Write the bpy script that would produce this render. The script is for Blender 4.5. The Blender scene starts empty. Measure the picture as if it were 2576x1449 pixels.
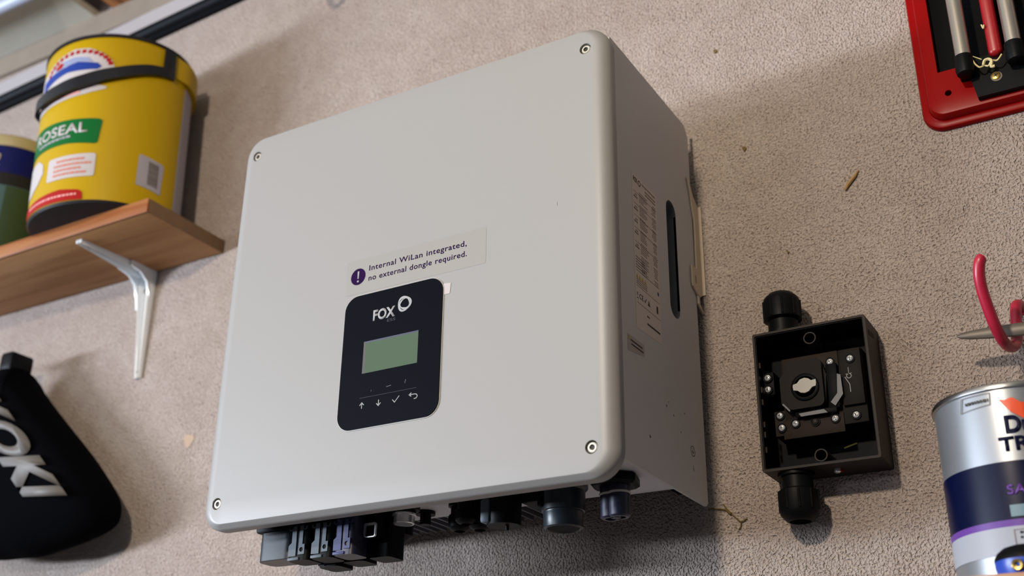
import bpy, bmesh, math, random
from mathutils import Vector, Matrix
random.seed(7)
PI = math.pi
S = bpy.context.scene
COL = S.collection

# ---------------------------------------------------------------- camera
cam_data = bpy.data.cameras.new('camera')
cam = bpy.data.objects.new('camera', cam_data)
COL.objects.link(cam)
cam_data.sensor_width = 36.0
cam_data.lens = 2966.76 / 2576 * 36.0
cam_data.clip_start = 0.02
right = Vector((0.86242766, 0.50602761, 0.01243349))
down = Vector((-0.19877965, 0.36116769, -0.91106781))
fwd = Vector((-0.46551604, 0.78325855, 0.41206899))
CAM = Vector((0.51647773, -0.8780329, -0.39434689))
m = Matrix.Identity(4)
for i in range(3):
    m[i][0] = right[i]; m[i][1] = -down[i]; m[i][2] = -fwd[i]; m[i][3] = CAM[i]
cam.matrix_world = m
cam_data.dof.use_dof = True
cam_data.dof.focus_distance = 0.90
cam_data.dof.aperture_fstop = 6.0
S.camera = cam

# ---------------------------------------------------------------- view, world, lights
S.view_settings.view_transform = 'Standard'
S.view_settings.look = 'None'
S.view_settings.exposure = 0.0
S.view_settings.gamma = 1.0
S.view_settings.use_curve_mapping = False

def lin(r, g, b):
    def f(c):
        c /= 255.0
        return c / 12.92 if c <= 0.04045 else ((c + 0.055) / 1.055) ** 2.4
    return (f(r), f(g), f(b), 1.0)

world = bpy.data.worlds.new('world'); S.world = world
world.use_nodes = True
bg = world.node_tree.nodes['Background']
bg.inputs[0].default_value = (0.80, 0.86, 1.0, 1); bg.inputs[1].default_value = 0.10

def area(name, loc, target, sx, sy, power, col):
    d = bpy.data.lights.new(name, 'AREA'); d.shape = 'RECTANGLE'; d.size = sx; d.size_y = sy
    d.energy = power; d.color = col
    o = bpy.data.objects.new(name, d); COL.objects.link(o)
    o.location = loc
    v = Vector(target) - Vector(loc)
    o.rotation_euler = v.to_track_quat('-Z', 'Y').to_euler()
    return o
# daylight through the open garage door, far to the left
area('daylight_garage_door', (-2.75, -2.05, -0.16), (0.0, 0.0, -0.16), 1.2, 0.20, 140, (0.76, 0.86, 1.0))
# added cool light behind the viewer, left, puts a sheen on the lower cover
area('cover_sheen_light', (-1.15, -1.95, 0.10), (0.0, -0.1, -0.05), 1.3, 0.14, 14, (0.84, 0.90, 1.0))
# warm ceiling batten lamp behind the viewer
area('ceiling_lamp', (0.19, -1.45, 0.40), (0.19, 0, -0.1), 0.07, 0.07, 15.5, (1.0, 0.86, 0.68))

# ---------------------------------------------------------------- materials
def mat(name, col, rough=0.5, metal=0.0, bump=None, spec=0.5, coat=0.0, var=None):
    """bump=(scale,strength,distance)  var=(scale,amount) small natural colour variation"""
    M = bpy.data.materials.new(name); M.use_nodes = True
    nt = M.node_tree; b = nt.nodes['Principled BSDF']
    b.inputs['Base Color'].default_value = col
    b.inputs['Roughness'].default_value = rough
    b.inputs['Metallic'].default_value = metal
    b.inputs['Specular IOR Level'].default_value = spec
    b.inputs['Coat Weight'].default_value = coat
    tc = nt.nodes.new('ShaderNodeTexCoord')
    if bump:
        n = nt.nodes.new('ShaderNodeTexNoise'); n.inputs['Scale'].default_value = bump[0]
        n.inputs['Detail'].default_value = 3
        nt.links.new(tc.outputs['Object'], n.inputs['Vector'])
        bp = nt.nodes.new('ShaderNodeBump'); bp.inputs['Strength'].default_value = bump[1]
        bp.inputs['Distance'].default_value = bump[2]
        nt.links.new(n.outputs[0], bp.inputs['Height']); nt.links.new(bp.outputs[0], b.inputs['Normal'])
    if var:
        n = nt.nodes.new('ShaderNodeTexNoise'); n.inputs['Scale'].default_value = var[0]
        n.inputs['Detail'].default_value = 4
        nt.links.new(tc.outputs['Object'], n.inputs['Vector'])
        mx = nt.nodes.new('ShaderNodeMix'); mx.data_type = 'RGBA'
        nt.links.new(n.outputs[0], mx.inputs['Factor'])
        mx.inputs[6].default_value = tuple(c * (1 - var[1]) for c in col[:3]) + (1,)
        mx.inputs[7].default_value = tuple(min(1, c * (1 + var[1])) for c in col[:3]) + (1,)
        nt.links.new(mx.outputs[2], b.inputs['Base Color'])
    return M

def wall_material():
    M = bpy.data.materials.new('roughcast_wall'); M.use_nodes = True
    nt = M.node_tree; L = nt.links; b = nt.nodes['Principled BSDF']
    b.inputs['Roughness'].default_value = 0.92; b.inputs['Specular IOR Level'].default_value = 0.15
    tc = nt.nodes.new('ShaderNodeTexCoord')
    def noise(scale, detail=3, rough=0.6):
        n = nt.nodes.new('ShaderNodeTexNoise'); n.inputs['Scale'].default_value = scale
        n.inputs['Detail'].default_value = detail; n.inputs['Roughness'].default_value = rough
        L.new(tc.outputs['Object'], n.inputs['Vector']); return n
    def ramp(src, stops):
        r = nt.nodes.new('ShaderNodeValToRGB'); L.new(src, r.inputs[0])
        e = r.color_ramp.elements
        while len(e) < len(stops): e.new(0.5)
        for k, (p, c) in enumerate(stops): e[k].position = p; e[k].color = c
        return r
    def mix(a, b_, fac, mode='MIX'):
        x = nt.nodes.new('ShaderNodeMix'); x.data_type = 'RGBA'; x.blend_type = mode
        if isinstance(fac, float): x.inputs['Factor'].default_value = fac
        else: L.new(fac, x.inputs['Factor'])
        for sock, v in ((6, a), (7, b_)):
            if isinstance(v, tuple): x.inputs[sock].default_value = v
            else: L.new(v, x.inputs[sock])
        return x.outputs[2]
    n_big = noise(5, 3); n_mid = noise(38, 3)
    base = ramp(n_big.outputs[0], [(0.3, lin(158, 145, 137)), (0.7, lin(170, 157, 149))])
    tone = ramp(n_mid.outputs[0], [(0.3, (0.93, 0.90, 0.89, 1)), (0.7, (1.05, 1.05, 1.05, 1))])
    c = mix(base.outputs[0], tone.outputs[0], 1.0, 'MULTIPLY')
    # tiny darker pits of the stippled render
    n_pit = noise(520, 1.3, 0.5)
    pit = ramp(n_pit.outputs[0], [(0.30, (1, 1, 1, 1)), (0.41, (0, 0, 0, 1))])
    n_pm = noise(70, 2); pm = ramp(n_pm.outputs[0], [(0.38, (0.25, 0.25, 0.25, 1)), (0.62, (1, 1, 1, 1))])
    pf = nt.nodes.new('ShaderNodeMath'); pf.operation = 'MULTIPLY'
    L.new(pit.outputs[0], pf.inputs[0]); L.new(pm.outputs[0], pf.inputs[1])
    c = mix(c, lin(110, 90, 76), pf.outputs[0])
    # sparse darker specks
    n_sp = noise(260, 1.5); sp = ramp(n_sp.outputs[0], [(0.225, (1, 1, 1, 1)), (0.255, (0, 0, 0, 1))])
    c = mix(c, lin(84, 64, 46), sp.outputs[0])
    L.new(c, b.inputs['Base Color'])
    n2 = noise(330, 0.8)
    r1 = ramp(n_pit.outputs[0], [(0.30, (0, 0, 0, 1)), (0.60, (1, 1, 1, 1))])
    r1.color_ramp.interpolation = 'EASE'
    b1 = nt.nodes.new('ShaderNodeBump'); b1.inputs['Strength'].default_value = 0.85; b1.inputs['Distance'].default_value = 0.0013
    L.new(r1.outputs[0], b1.inputs['Height'])
    b2 = nt.nodes.new('ShaderNodeBump'); b2.inputs['Strength'].default_value = 0.7; b2.inputs['Distance'].default_value = 0.0015
    L.new(n2.outputs[0], b2.inputs['Height']); L.new(b1.outputs[0], b2.inputs['Normal'])
    L.new(b2.outputs[0], b.inputs['Normal'])
    return M

def wood_material(name, ca, cb, axis_scale=(3, 60, 60), rough=0.6):
    M = bpy.data.materials.new(name); M.use_nodes = True
    nt = M.node_tree; L = nt.links; b = nt.nodes['Principled BSDF']
    b.inputs['Roughness'].default_value = rough; b.inputs['Specular IOR Level'].default_value = 0.3
    tc = nt.nodes.new('ShaderNodeTexCoord'); mp = nt.nodes.new('ShaderNodeMapping')
    mp.inputs['Scale'].default_value = axis_scale
    L.new(tc.outputs['Object'], mp.inputs['Vector'])
    n = nt.nodes.new('ShaderNodeTexNoise'); n.inputs['Scale'].default_value = 1.0; n.inputs['Detail'].default_value = 4
    n.inputs['Distortion'].default_value = 0.6
    L.new(mp.outputs[0], n.inputs['Vector'])
    r = nt.nodes.new('ShaderNodeValToRGB'); L.new(n.outputs[0], r.inputs[0])
    r.color_ramp.elements[0].position = 0.35; r.color_ramp.elements[0].color = cb
    r.color_ramp.elements[1].position = 0.6; r.color_ramp.elements[1].color = ca
    L.new(r.outputs[0], b.inputs['Base Color'])
    return M

M = dict(
    wall=wall_material(),
    ceil=mat('plasterboard', lin(190, 186, 172), 0.9, bump=(60, .3, .001), var=(12, .06)),
    floor=mat('concrete_floor', lin(84, 81, 78), 0.85, bump=(80, .4, .002), var=(8, .1)),
    batten=mat('white_painted_batten', lin(156, 150, 152), 0.6, bump=(90, .2, .001)),
    black_rubber=mat('black_rubber', lin(16, 18, 23), 0.5, spec=0.06),
    timber=wood_material('orange_timber', lin(205, 140, 82), lin(120, 62, 26), (60, 4, 60)),
    shelf=wood_material('pine_shelf', lin(184, 138, 94), lin(156, 108, 66), (4, 45, 30)),
    shelf_edge=wood_material('varnished_edge', lin(150, 98, 58), lin(132, 74, 36), (5, 60, 90), 0.4),
    shelf2=wood_material('pine_shelf_right', lin(180, 140, 110), lin(150, 105, 75), (4, 45, 30)),
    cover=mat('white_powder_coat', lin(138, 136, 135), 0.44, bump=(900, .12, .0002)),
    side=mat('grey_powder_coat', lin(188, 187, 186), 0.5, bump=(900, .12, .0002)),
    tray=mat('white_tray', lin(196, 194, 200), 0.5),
    fin=mat('aluminium_fin', lin(120, 120, 126), 0.45, 0.6),
    dark=mat('dark_inside', lin(9, 10, 12), 0.6, spec=0.06),
    panel=mat('black_panel', lin(11, 13, 20), 0.4, spec=0.03),
    halo=mat('panel_edge', lin(160, 158, 154), 0.5),
    lcd=mat('lcd_green', lin(76, 92, 76), 0.5, spec=0.04),
    lcdbox=mat('lcd_bezel', lin(52, 54, 72), 0.4),
    silk=mat('white_silkscreen', lin(150, 151, 154), 0.6, spec=0.1),
    silkdim=mat('grey_silkscreen', lin(60, 62, 70), 0.6, spec=0.1),
    film=mat('clear_film', lin(136, 133, 130), 0.44),
    ink=mat('violet_ink', lin(34, 10, 54), 0.6, spec=0.04),
    chrome=mat('screw_steel', lin(214, 208, 196), 0.28, 0.6),
    hexhole=mat('hex_socket', lin(22, 20, 16), 0.6),
    sticker=mat('sticker_paper', lin(202, 192, 184), 0.5),
    text=mat('black_print', lin(38, 34, 34), 0.6),
    textg=mat('grey_print', lin(100, 92, 84), 0.6),
    yellow_print=mat('yellow_print', lin(176, 158, 52), 0.6),
    blue_print=mat('blue_print', lin(40, 76, 140), 0.6),
    clearsilver=mat('silver_label', lin(162, 154, 152), 0.35),
    black=mat('black_plastic', lin(11, 12, 14), 0.45, spec=0.09, bump=(500, .1, .0002)),
    blackg=mat('charcoal_plastic', lin(34, 42, 48), 0.34, spec=0.35, bump=(500, .1, .0002)),
    connface=mat('connector_face', lin(76, 85, 93), 0.5, spec=0.3),
    navy=mat('navy_plastic', lin(24, 24, 46), 0.38),
    connblue=mat('connector_face_blue', lin(52, 56, 98), 0.5, spec=0.3),
    ring=mat('white_seal', lin(190, 184, 176), 0.5),
    bracket=mat('galvanised_bracket', lin(196, 180, 158), 0.5, 0.2),
    enamel=mat('white_enamel', lin(214, 216, 218), 0.3, coat=0.3),
    isobox=mat('isolator_black', lin(42, 35, 32), 0.5, spec=0.12, bump=(700, .15, .0002)),
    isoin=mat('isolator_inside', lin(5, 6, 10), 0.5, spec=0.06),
    isobrown=mat('isolator_module', lin(26, 22, 20), 0.6, spec=0.1),
    isobrown2=mat('isolator_module_tan', lin(38, 30, 24), 0.6, spec=0.1),
    brass=mat('brass', lin(176, 150, 84), 0.3, 1.0),
    steel=mat('bright_steel', lin(222, 222, 224), 0.2, 0.7),
    isogrey=mat('isolator_label_grey', lin(76, 77, 84), 0.5),
    knob=mat('pearl_knob', lin(128, 124, 116), 0.35),
    red=mat('red_enamel', lin(128, 4, 5), 0.30, spec=0.08),
    redrod=mat('red_rod', lin(150, 18, 26), 0.35),
    tube=mat('brushed_tube', lin(186, 180, 172), 0.3, 0.85),
    straw=mat('straw', lin(206, 190, 140), 0.7),
    redhook=mat('red_vinyl', lin(160, 26, 52), 0.35),
    spike=mat('grey_iron', lin(96, 88, 80), 0.5, 0.5),
    can=mat('bare_tin', lin(138, 141, 146), 0.34, 0.6),
    canlid=mat('tin_rim', lin(176, 176, 178), 0.25, 1.0),
    cannavy=mat('navy_print', lin(3, 9, 40), 0.3, spec=0.15),
    canpurple=mat('purple_print', lin(92, 56, 132), 0.35, spec=0.2),
    canwhite=mat('white_print', lin(148, 151, 160), 0.35, spec=0.2),
    cannavytext=mat('navy_letters', lin(9, 12, 40), 0.5, spec=0.1),
    canteal=mat('teal_box', lin(76, 110, 124), 0.4),
    flame=mat('orange_print', lin(206, 66, 22), 0.4),
    bluetool=mat('blue_plastic', lin(28, 62, 160), 0.35),
    yellow=mat('yellow_plastic', lin(171, 138, 0), 0.40, spec=0.2),
    green=mat('green_print', lin(0, 88, 34), 0.45, spec=0.15),
    lwhite=mat('label_white', lin(176, 168, 168), 0.45, spec=0.2),
    lred=mat('label_red', lin(150, 18, 14), 0.45, spec=0.15),
    lblue=mat('label_blue', lin(30, 54, 132), 0.45, spec=0.15),
    lpale=mat('label_pale_blue', lin(130, 138, 170), 0.45),
    lpink=mat('label_pink', lin(214, 150, 146), 0.45),
    lbrown=mat('label_brown_text', lin(186, 106, 84), 0.5),
    lgrey=mat('label_grey', lin(150, 144, 152), 0.45, spec=0.2),
    handle=mat('black_handle', lin(22, 23, 29), 0.3, spec=0.3),
    tubbase=mat('tub_base_black', lin(34, 33, 35), 0.5, spec=0.1),
    lid=mat('cream_lid', lin(160, 146, 104), 0.5),
    tinblue=mat('tin_blue', lin(6, 14, 84), 0.4, spec=0.15),
    tinteal=mat('tin_teal', lin(64, 92, 96), 0.4, spec=0.2),
    tingreen=mat('tin_green', lin(48, 66, 44), 0.45, spec=0.2),
    tincream=mat('tin_cream', lin(160, 152, 122), 0.45),
    cloth=mat('black_cloth', lin(4, 4, 6), 0.95, bump=(400, .3, .0005), spec=0.02),
    print_grey=mat('grey_letters', lin(92, 86, 81), 0.6),
    leaf=mat('dry_leaf', lin(96, 76, 28), 0.8),
    splinter=mat('splinter', lin(152, 118, 66), 0.7),
    pipe=mat('blue_white_pipe', lin(168, 176, 194), 0.45),
)

# ---------------------------------------------------------------- helpers
def top_of(o):
    while o.parent: o = o.parent
    return o
def tag(o, label=None, cat=None, group=None, kind=None):
    if label: o['label'] = label
    if cat: o['category'] = cat
    if group: o['group'] = group
    if kind: o['kind'] = kind
    return o
def thing(name, loc, label, cat, group=None):
    o = bpy.data.objects.new(name, None); COL.objects.link(o)
    o.empty_display_size = 0.02
    o.location = loc
    return tag(o, label, cat, group)
def obj(name, bm, material, parent=None, smooth=True, ang=35, label=None):
    bmesh.ops.recalc_face_normals(bm, faces=bm.faces)
    if parent: off = Vector(top_of(parent).location)
    else:
        xs = [v.co for v in bm.verts]
        off = Vector(((min(v.x for v in xs) + max(v.x for v in xs)) / 2,
                      (min(v.y for v in xs) + max(v.y for v in xs)) / 2, min(v.z for v in xs)))
    bmesh.ops.translate(bm, vec=-off, verts=bm.verts)
    me = bpy.data.meshes.new(name); bm.to_mesh(me); bm.free()
    me.materials.append(material)
    if smooth:
        me.polygons.foreach_set('use_smooth', [True] * len(me.polygons))
        me.set_sharp_from_angle(angle=math.radians(ang))
    o = bpy.data.objects.new(name, me); COL.objects.link(o)
    if parent: o.parent = parent
    else: o.location = off
    if label: o['label'] = label
    return o
def merge(bm, other):
    me = bpy.data.meshes.new('t'); other.to_mesh(me); other.free()
    bm.from_mesh(me); bpy.data.meshes.remove(me)
def box(bm, x0, x1, y0, y1, z0, z1, r=0.0, seg=2):
    t = bmesh.new(); bmesh.ops.create_cube(t, size=1)
    for v in t.verts:
        v.co = Vector(((x0 + x1) / 2 + v.co.x * (x1 - x0), (y0 + y1) / 2 + v.co.y * (y1 - y0), (z0 + z1) / 2 + v.co.z * (z1 - z0)))
    if r: bmesh.ops.bevel(t, geom=t.edges[:], offset=r, segments=seg, affect='EDGES', profile=0.5)
    merge(bm, t); return bm
def frame(axis):
    a = Vector(axis).normalized()
    u = a.orthogonal().normalized(); return a, u, a.cross(u)
def lathe(bm, base, axis, prof, n=32, cap=True):
    """prof: list of (distance along axis, radius)"""
    a, u, v = frame(axis); base = Vector(base); rings = []
    for h, r in prof:
        rings.append([bm.verts.new(base + a * h + (u * math.cos(2 * PI * k / n) + v * math.sin(2 * PI * k / n)) * r) for k in range(n)])
    for A_, B_ in zip(rings, rings[1:]):
        for k in range(n): bm.faces.new((A_[k], A_[(k + 1) % n], B_[(k + 1) % n], B_[k]))
    if cap:
        bm.faces.new(rings[0]); bm.faces.new(rings[-1])
    return bm
def tube(bm, pts, r, n=12, radii=None):
    pts = [Vector(p) for p in pts]; rings = []; pu = None
    for i, p in enumerate(pts):
        d = (pts[min(i + 1, len(pts) - 1)] - pts[max(i - 1, 0)]).normalized()
        if pu is None: u = d.orthogonal().normalized()
        else: u = (pu - d * pu.dot(d)).normalized()
        pu = u; v = d.cross(u); rr = radii[i] if radii else r
        rings.append([bm.verts.new(p + (u * math.cos(2 * PI * k / n) + v * math.sin(2 * PI * k / n)) * rr) for k in range(n)])
    for A_, B_ in zip(rings, rings[1:]):
        for k in range(n): bm.faces.new((A_[k], A_[(k + 1) % n], B_[(k + 1) % n], B_[k]))
    bm.faces.new(rings[0]); bm.faces.new(rings[-1]); return bm
def smooth_path(pts, n=8):
    P = [Vector(p) for p in pts]; out = []
    for i in range(len(P) - 1):
        p0 = P[max(i - 1, 0)]; p1 = P[i]; p2 = P[i + 1]; p3 = P[min(i + 2, len(P) - 1)]
        for k in range(n):
            t = k / n
            out.append(0.5 * ((2 * p1) + (p2 - p0) * t + (2 * p0 - 5 * p1 + 4 * p2 - p3) * t * t + (3 * p1 - p0 - 3 * p2 + p3) * t ** 3))
    out.append(P[-1]); return out
def rrect(x0, x1, y0, y1, r, n=6):
    out = []
    rs = r if isinstance(r, (tuple, list)) else (r,) * 4     # bl, br, tr, tl
    for (cx, cy, a0), q in zip(((x0, y0, PI), (x1, y0, 1.5 * PI), (x1, y1, 0), (x0, y1, PI / 2)), rs):
        sx = 1 if cx == x0 else -1; sy = 1 if cy == y0 else -1
        if q <= 0: out.append((cx, cy)); continue
        for k in range(n + 1):
            a = a0 + k / n * PI / 2
            out.append((cx + sx * q + q * math.cos(a), cy + sy * q + q * math.sin(a)))
    return out
def circle(cx, cy, r, n=24, ry=None):
    ry = ry or r
    return [(cx + r * math.cos(2 * PI * k / n), cy + ry * math.sin(2 * PI * k / n)) for k in range(n)]
def flat(bm, outer, holes=()):
    """fill a 2-D polygon (with holes) in the z=0 plane"""
    edges = []
    for loop in (outer,) + tuple(holes):
        vs = [bm.verts.new((p[0], p[1], 0)) for p in loop]
        edges += [bm.edges.new((vs[i], vs[(i + 1) % len(vs)])) for i in range(len(vs))]
    bmesh.ops.triangle_fill(bm, use_beauty=True, use_dissolve=False, edges=edges)
    return bm
def stroke(bm, pts, w):
    P = [Vector((p[0], p[1])) for p in pts]; L_, R_ = [], []
    for i, p in enumerate(P):
        d1 = (P[i] - P[i - 1]).normalized() if i else (P[1] - P[0]).normalized()
        d2 = (P[i + 1] - P[i]).normalized() if i < len(P) - 1 else d1
        nrm = Vector((-(d1 + d2).y, (d1 + d2).x)).normalized()
        c = max(0.4, nrm.dot(Vector((-d1.y, d1.x))))
        L_.append(bm.verts.new((p.x + nrm.x * w / 2 / c, p.y + nrm.y * w / 2 / c, 0)))
        R_.append(bm.verts.new((p.x - nrm.x * w / 2 / c, p.y - nrm.y * w / 2 / c, 0)))
    for i in range(len(P) - 1): bm.faces.new((L_[i], L_[i + 1], R_[i + 1], R_[i]))
    return bm
def thick(bm, t):
    """extrude a z=0 sheet to thickness t (towards +z)"""
    r = bmesh.ops.extrude_face_region(bm, geom=bm.faces[:])
    bmesh.ops.translate(bm, vec=(0, 0, t), verts=[v for v in r['geom'] if isinstance(v, bmesh.types.BMVert)])
    return bm
def place(bm, fn):
    for v in bm.verts: v.co = Vector(fn(v.co.x, v.co.y, v.co.z))
    return bm
def on_front(y0):     # 2-D (x,z) seen from the viewer, thickness towards the viewer
    return lambda a, b, c: (a, y0 - c, b)
def on_side(x0):      # 2-D (y,z) on a face that looks to +x
    return lambda a, b, c: (x0 + c, a, b)
def prism(outer, fn, t, holes=()):
    bm = flat(bmesh.new(), outer, holes); thick(bm, t); return place(bm, fn)
def text2d(s, x0, x1, y0, h, bold=0.0, shear=0.0, spacing=1.0):
    """text as flat 2-D mesh scaled into x0..x1, baseline y0, capital height h"""
    cu = bpy.data.curves.new('t', 'FONT'); cu.body = s; cu.size = 1; cu.offset = bold; cu.shear = shear
    cu.space_character = spacing; cu.resolution_u = 6
    o = bpy.data.objects.new('t', cu); COL.objects.link(o)
    dg = bpy.context.evaluated_depsgraph_get()
    me = bpy.data.meshes.new_from_object(o.evaluated_get(dg))
    bm = bmesh.new(); bm.from_mesh(me)
    bpy.data.objects.remove(o); bpy.data.curves.remove(cu); bpy.data.meshes.remove(me)
    xs = [v.co.x for v in bm.verts]; a, b = min(xs), max(xs)
    sx = (x1 - x0) / (b - a) if x1 is not None else h / 0.69
    for v in bm.verts:
        v.co = Vector((x0 + (v.co.x - a) * sx, y0 + v.co.y * h / 0.69, 0))
    return bm
def cut_grid(bm, step, axis=0):
    xs = [v.co[axis] for v in bm.verts]; a, b = min(xs), max(xs); k = math.ceil(a / step)
    nrm = (1, 0, 0) if axis == 0 else (0, 1, 0)
    while k * step < b:
        co = [0, 0, 0]; co[axis] = k * step
        bmesh.ops.bisect_plane(bm, geom=bm.verts[:] + bm.edges[:] + bm.faces[:], plane_co=co, plane_no=nrm)
        k += 1
    return bm
def copy_tree(o, parent=None):
    c = o.copy(); COL.objects.link(c)
    if parent: c.parent = parent
    for ch in list(o.children): copy_tree(ch, c)
    return c

# ================================================================ THE SETTING
def struct(name, bm, m):
    o = obj(name, bm, m, smooth=False); o['kind'] = 'structure'; return o
struct('wall_back', box(bmesh.new(), -3.6, 1.6, 0, 0.10, -1.5, 0.70), M['wall'])
struct('floor', box(bmesh.new(), -3.6, 1.6, -3.6, 0, -1.55, -1.5), M['floor'])
bm = bmesh.new(); box(bm, -3.6, -0.697, -3.6, 0, 0.640, 0.652)
struct('ceiling', box(bm, -0.600, 1.6, -3.6, 0, 0.640, 0.652), M['ceil'])
struct('trim_1', box(bmesh.new(), -0.697, -0.600, -3.6, 0, 0.700, 0.712), mat('recess_board', lin(150, 136, 118), 0.9))

# white batten along the top of the wall with a black cable trunk under it (both run slightly uphill)
def sloped(z): return lambda a, b, c: (a, -c, z + b + (a + 0.40) * 0.030)
trim = struct('trim_2', prism([(-1.4, 0), (-0.2, 0), (0.4, 0), (0.4, 0.025), (-0.2, 0.025), (-1.4, 0.023)], lambda a, b, c: (a, -c, 0.5790 + b + (min(a, -0.2) + 0.40) * 0.045), 0.013), M['batten'])
bm = bmesh.new()
tube(bm, [(-1.4, -0.0105, 0.5700 - 0.048), (-0.2, -0.0105, 0.5700 + 0.0095), (0.4, -0.0105, 0.5800)], 0.0090, 16)
tube(bm, [(-1.4, -0.0056, 0.5650 - 0.050), (-0.2, -0.0056, 0.5650 + 0.0100), (0.4, -0.0056, 0.5755)], 0.0052, 12)
struct('trim_3', box(bmesh.new(), -1.6, -0.30, -0.0060, 0.0, 0.6030, 0.6400), mat('grey_brown_strip', lin(128, 116, 104), 0.9, bump=(120, .4, .001), var=(30, .15)))  # grey-brown strip between the batten and the ceiling
tag(obj('electric_cable', bm, M['black_rubber']), 'thick black double cable running along the wall under the white batten', 'cable')

t = thing('roof_joist', (-0.64, -0.2, 0.62), 'orange-brown rough timber joist in the ceiling gap above the cable', 'timber')
obj('joist_face', box(bmesh.new(), -0.662, -0.622, -1.6, -0.0002, 0.640, 0.700, 0.003), M['timber'], t)
tag(obj('plastic_pipe', tube(bmesh.new(), [(-1.6, -0.092, 0.6305), (-0.705, -0.092, 0.6305)], 0.009, 16), M['pipe']),
    'pale bluish plastic pipe fixed under the ceiling board, top left corner', 'pipe')

# ================================================================ THE INVERTER
inv = thing('solar_inverter', (0, 0, -0.1675), 'large white wall-mounted solar inverter with rounded front cover and small black display panel', 'inverter')
CX0, CX1, CZ0, CZ1 = -0.1875, 0.1885, -0.184, 0.184
YF = -0.187
HOLES = [(-0.170, 0.16285), (0.170, 0.16285), (0.170, -0.16285), (-0.170, -0.16285)]
def front_cover():
    bm = bmesh.new(); loops = []
    N = 10
    prof = [(0.0022, 0.0012, YF + 0.0158), (0, 0, YF + 0.0145), (0, 0, YF + 0.0095)]
    for k in range(1, 13):
        a = k / 12 * PI / 2
        dy = 0.0095 * (1 - math.sin(a))
        prof.append((0.0130 * (1 - math.cos(a)), max(0.0, 0.0040 - 0.80 * dy) + (0.0003 if k == 12 else 0), YF + dy))
    for ix, iz, y in prof:
        r = 0.0205 - 0.5 * (ix + iz) * 0.9
        pts = rrect(CX0 + ix, CX1 - ix, CZ0 + iz, CZ1 - iz, r, N)
        loops.append([bm.verts.new((p[0], y, p[1])) for p in pts])
    n = len(loops[0])
    for A_, B_ in zip(loops, loops[1:]):
        for k in range(n): bm.faces.new((A_[k], A_[(k + 1) % n], B_[(k + 1) % n], B_[k]))
    edges = [bm.edges.get((loops[-1][k], loops[-1][(k + 1) % n])) for k in range(n)]
    wells = []
    for hx, hz in HOLES:
        c = [bm.verts.new((p[0], YF, p[1])) for p in circle(hx, hz, 0.0049, 28)]
        edges += [bm.edges.new((c[k], c[(k + 1) % 28])) for k in range(28)]
        wells.append(c)
    bmesh.ops.triangle_fill(bm, use_beauty=True, edges=edges)
    for c in wells:
        d = [bm.verts.new(v.co + Vector((0, 0.0042, 0))) for v in c]
        for k in range(28): bm.faces.new((c[k], c[(k + 1) % 28], d[(k + 1) % 28], d[k]))
        bm.faces.new(d)
    bm.faces.new(loops[0])
    return bm
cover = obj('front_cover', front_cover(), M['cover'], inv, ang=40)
for hx, hz in HOLES:
    bm = bmesh.new()
    # ring-shaped socket head sunk in its well
    lathe(bm, (hx, YF + 0.0041, hz), (0, -1, 0), [(0, 0.0040), (0.0024, 0.0040), (0.0032, 0.0033), (0.0032, 0.0021), (0.0012, 0.0019)], 28)
    s = obj('cover_screw', bm, M['chrome'], cover, label='steel socket head screw')
    obj('screw_well', prism(circle(hx, hz, 0.00475, 28), on_front(YF + 0.0041), 0.0003, ), mat('well_shade', lin(70, 66, 58), 0.6) if 'well' not in M else M['well'], cover)
    M.setdefault('well', bpy.data.materials['well_shade'])
    bm = bmesh.new(); lathe(bm, (hx, YF + 0.0030, hz), (0, -1, 0), [(0, 0.0017), (0.0012, 0.0017)], 6)
    obj('socket', bm, M['hexhole'], cover)

# body behind the cover, side sheets, bottom tray, fins
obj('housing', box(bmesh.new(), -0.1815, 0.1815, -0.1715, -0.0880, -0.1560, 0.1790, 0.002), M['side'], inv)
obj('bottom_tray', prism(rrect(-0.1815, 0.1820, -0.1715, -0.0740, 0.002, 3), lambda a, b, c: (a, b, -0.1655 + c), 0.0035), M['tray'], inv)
obj('tray_lug', prism(rrect(0.128, 0.1818, -0.0740, -0.0590, (0, 0, 0.006, 0.001), 5), lambda a, b, c: (a, b, -0.1650 + c + (b + 0.0740) * 0.15), 0.010), M['tray'], inv)
def side_outline():
    return [(-0.1715, -0.1675), (-0.0150, -0.1675), (-0.0120, -0.1645), (-0.0120, 0.1700), (-0.0200, 0.1796), (-0.1500, 0.1796), (-0.1560, 0.1860 - 0.0064), (-0.1715, 0.1796)]
slot = [(-0.0600 + 0.0102 * math.cos(a) , 0.0725 + 0.0102 * math.sin(a)) for a in [k / 12 * PI for k in range(13)]] + \
       [(-0.0600 + 0.0102 * math.cos(a), -0.0140 + 0.0102 * math.sin(a)) for a in [PI + k / 12 * PI for k in range(13)]]
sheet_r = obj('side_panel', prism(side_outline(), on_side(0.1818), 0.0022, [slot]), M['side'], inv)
bm = bmesh.new()          # thickened rolled rim of the hand hole
rim = [(0.1815, p[0], p[1]) for p in slot]
for off, x in ((1.0, 0.1838), (1.0, 0.1700)):
    pass
vo = [bm.verts.new((0.1838, p[0], p[1])) for p in slot]; vi = [bm.verts.new((0.1745, p[0], p[1])) for p in slot]
for k in range(len(slot)): bm.faces.new((vo[k], vo[(k + 1) % len(slot)], vi[(k + 1) % len(slot)], vi[k]))
obj('hand_hole', bm, mat('hole_lining', lin(108, 112, 118), 0.5), sheet_r)
obj('side_panel', prism(side_outline(), on_side(-0.1840), 0.0022, [slot]), M['side'], inv)
bm = bmesh.new(); box(bm, 0.160, 0.168, -0.0870, -0.0130, -0.155, 0.170)
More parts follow.
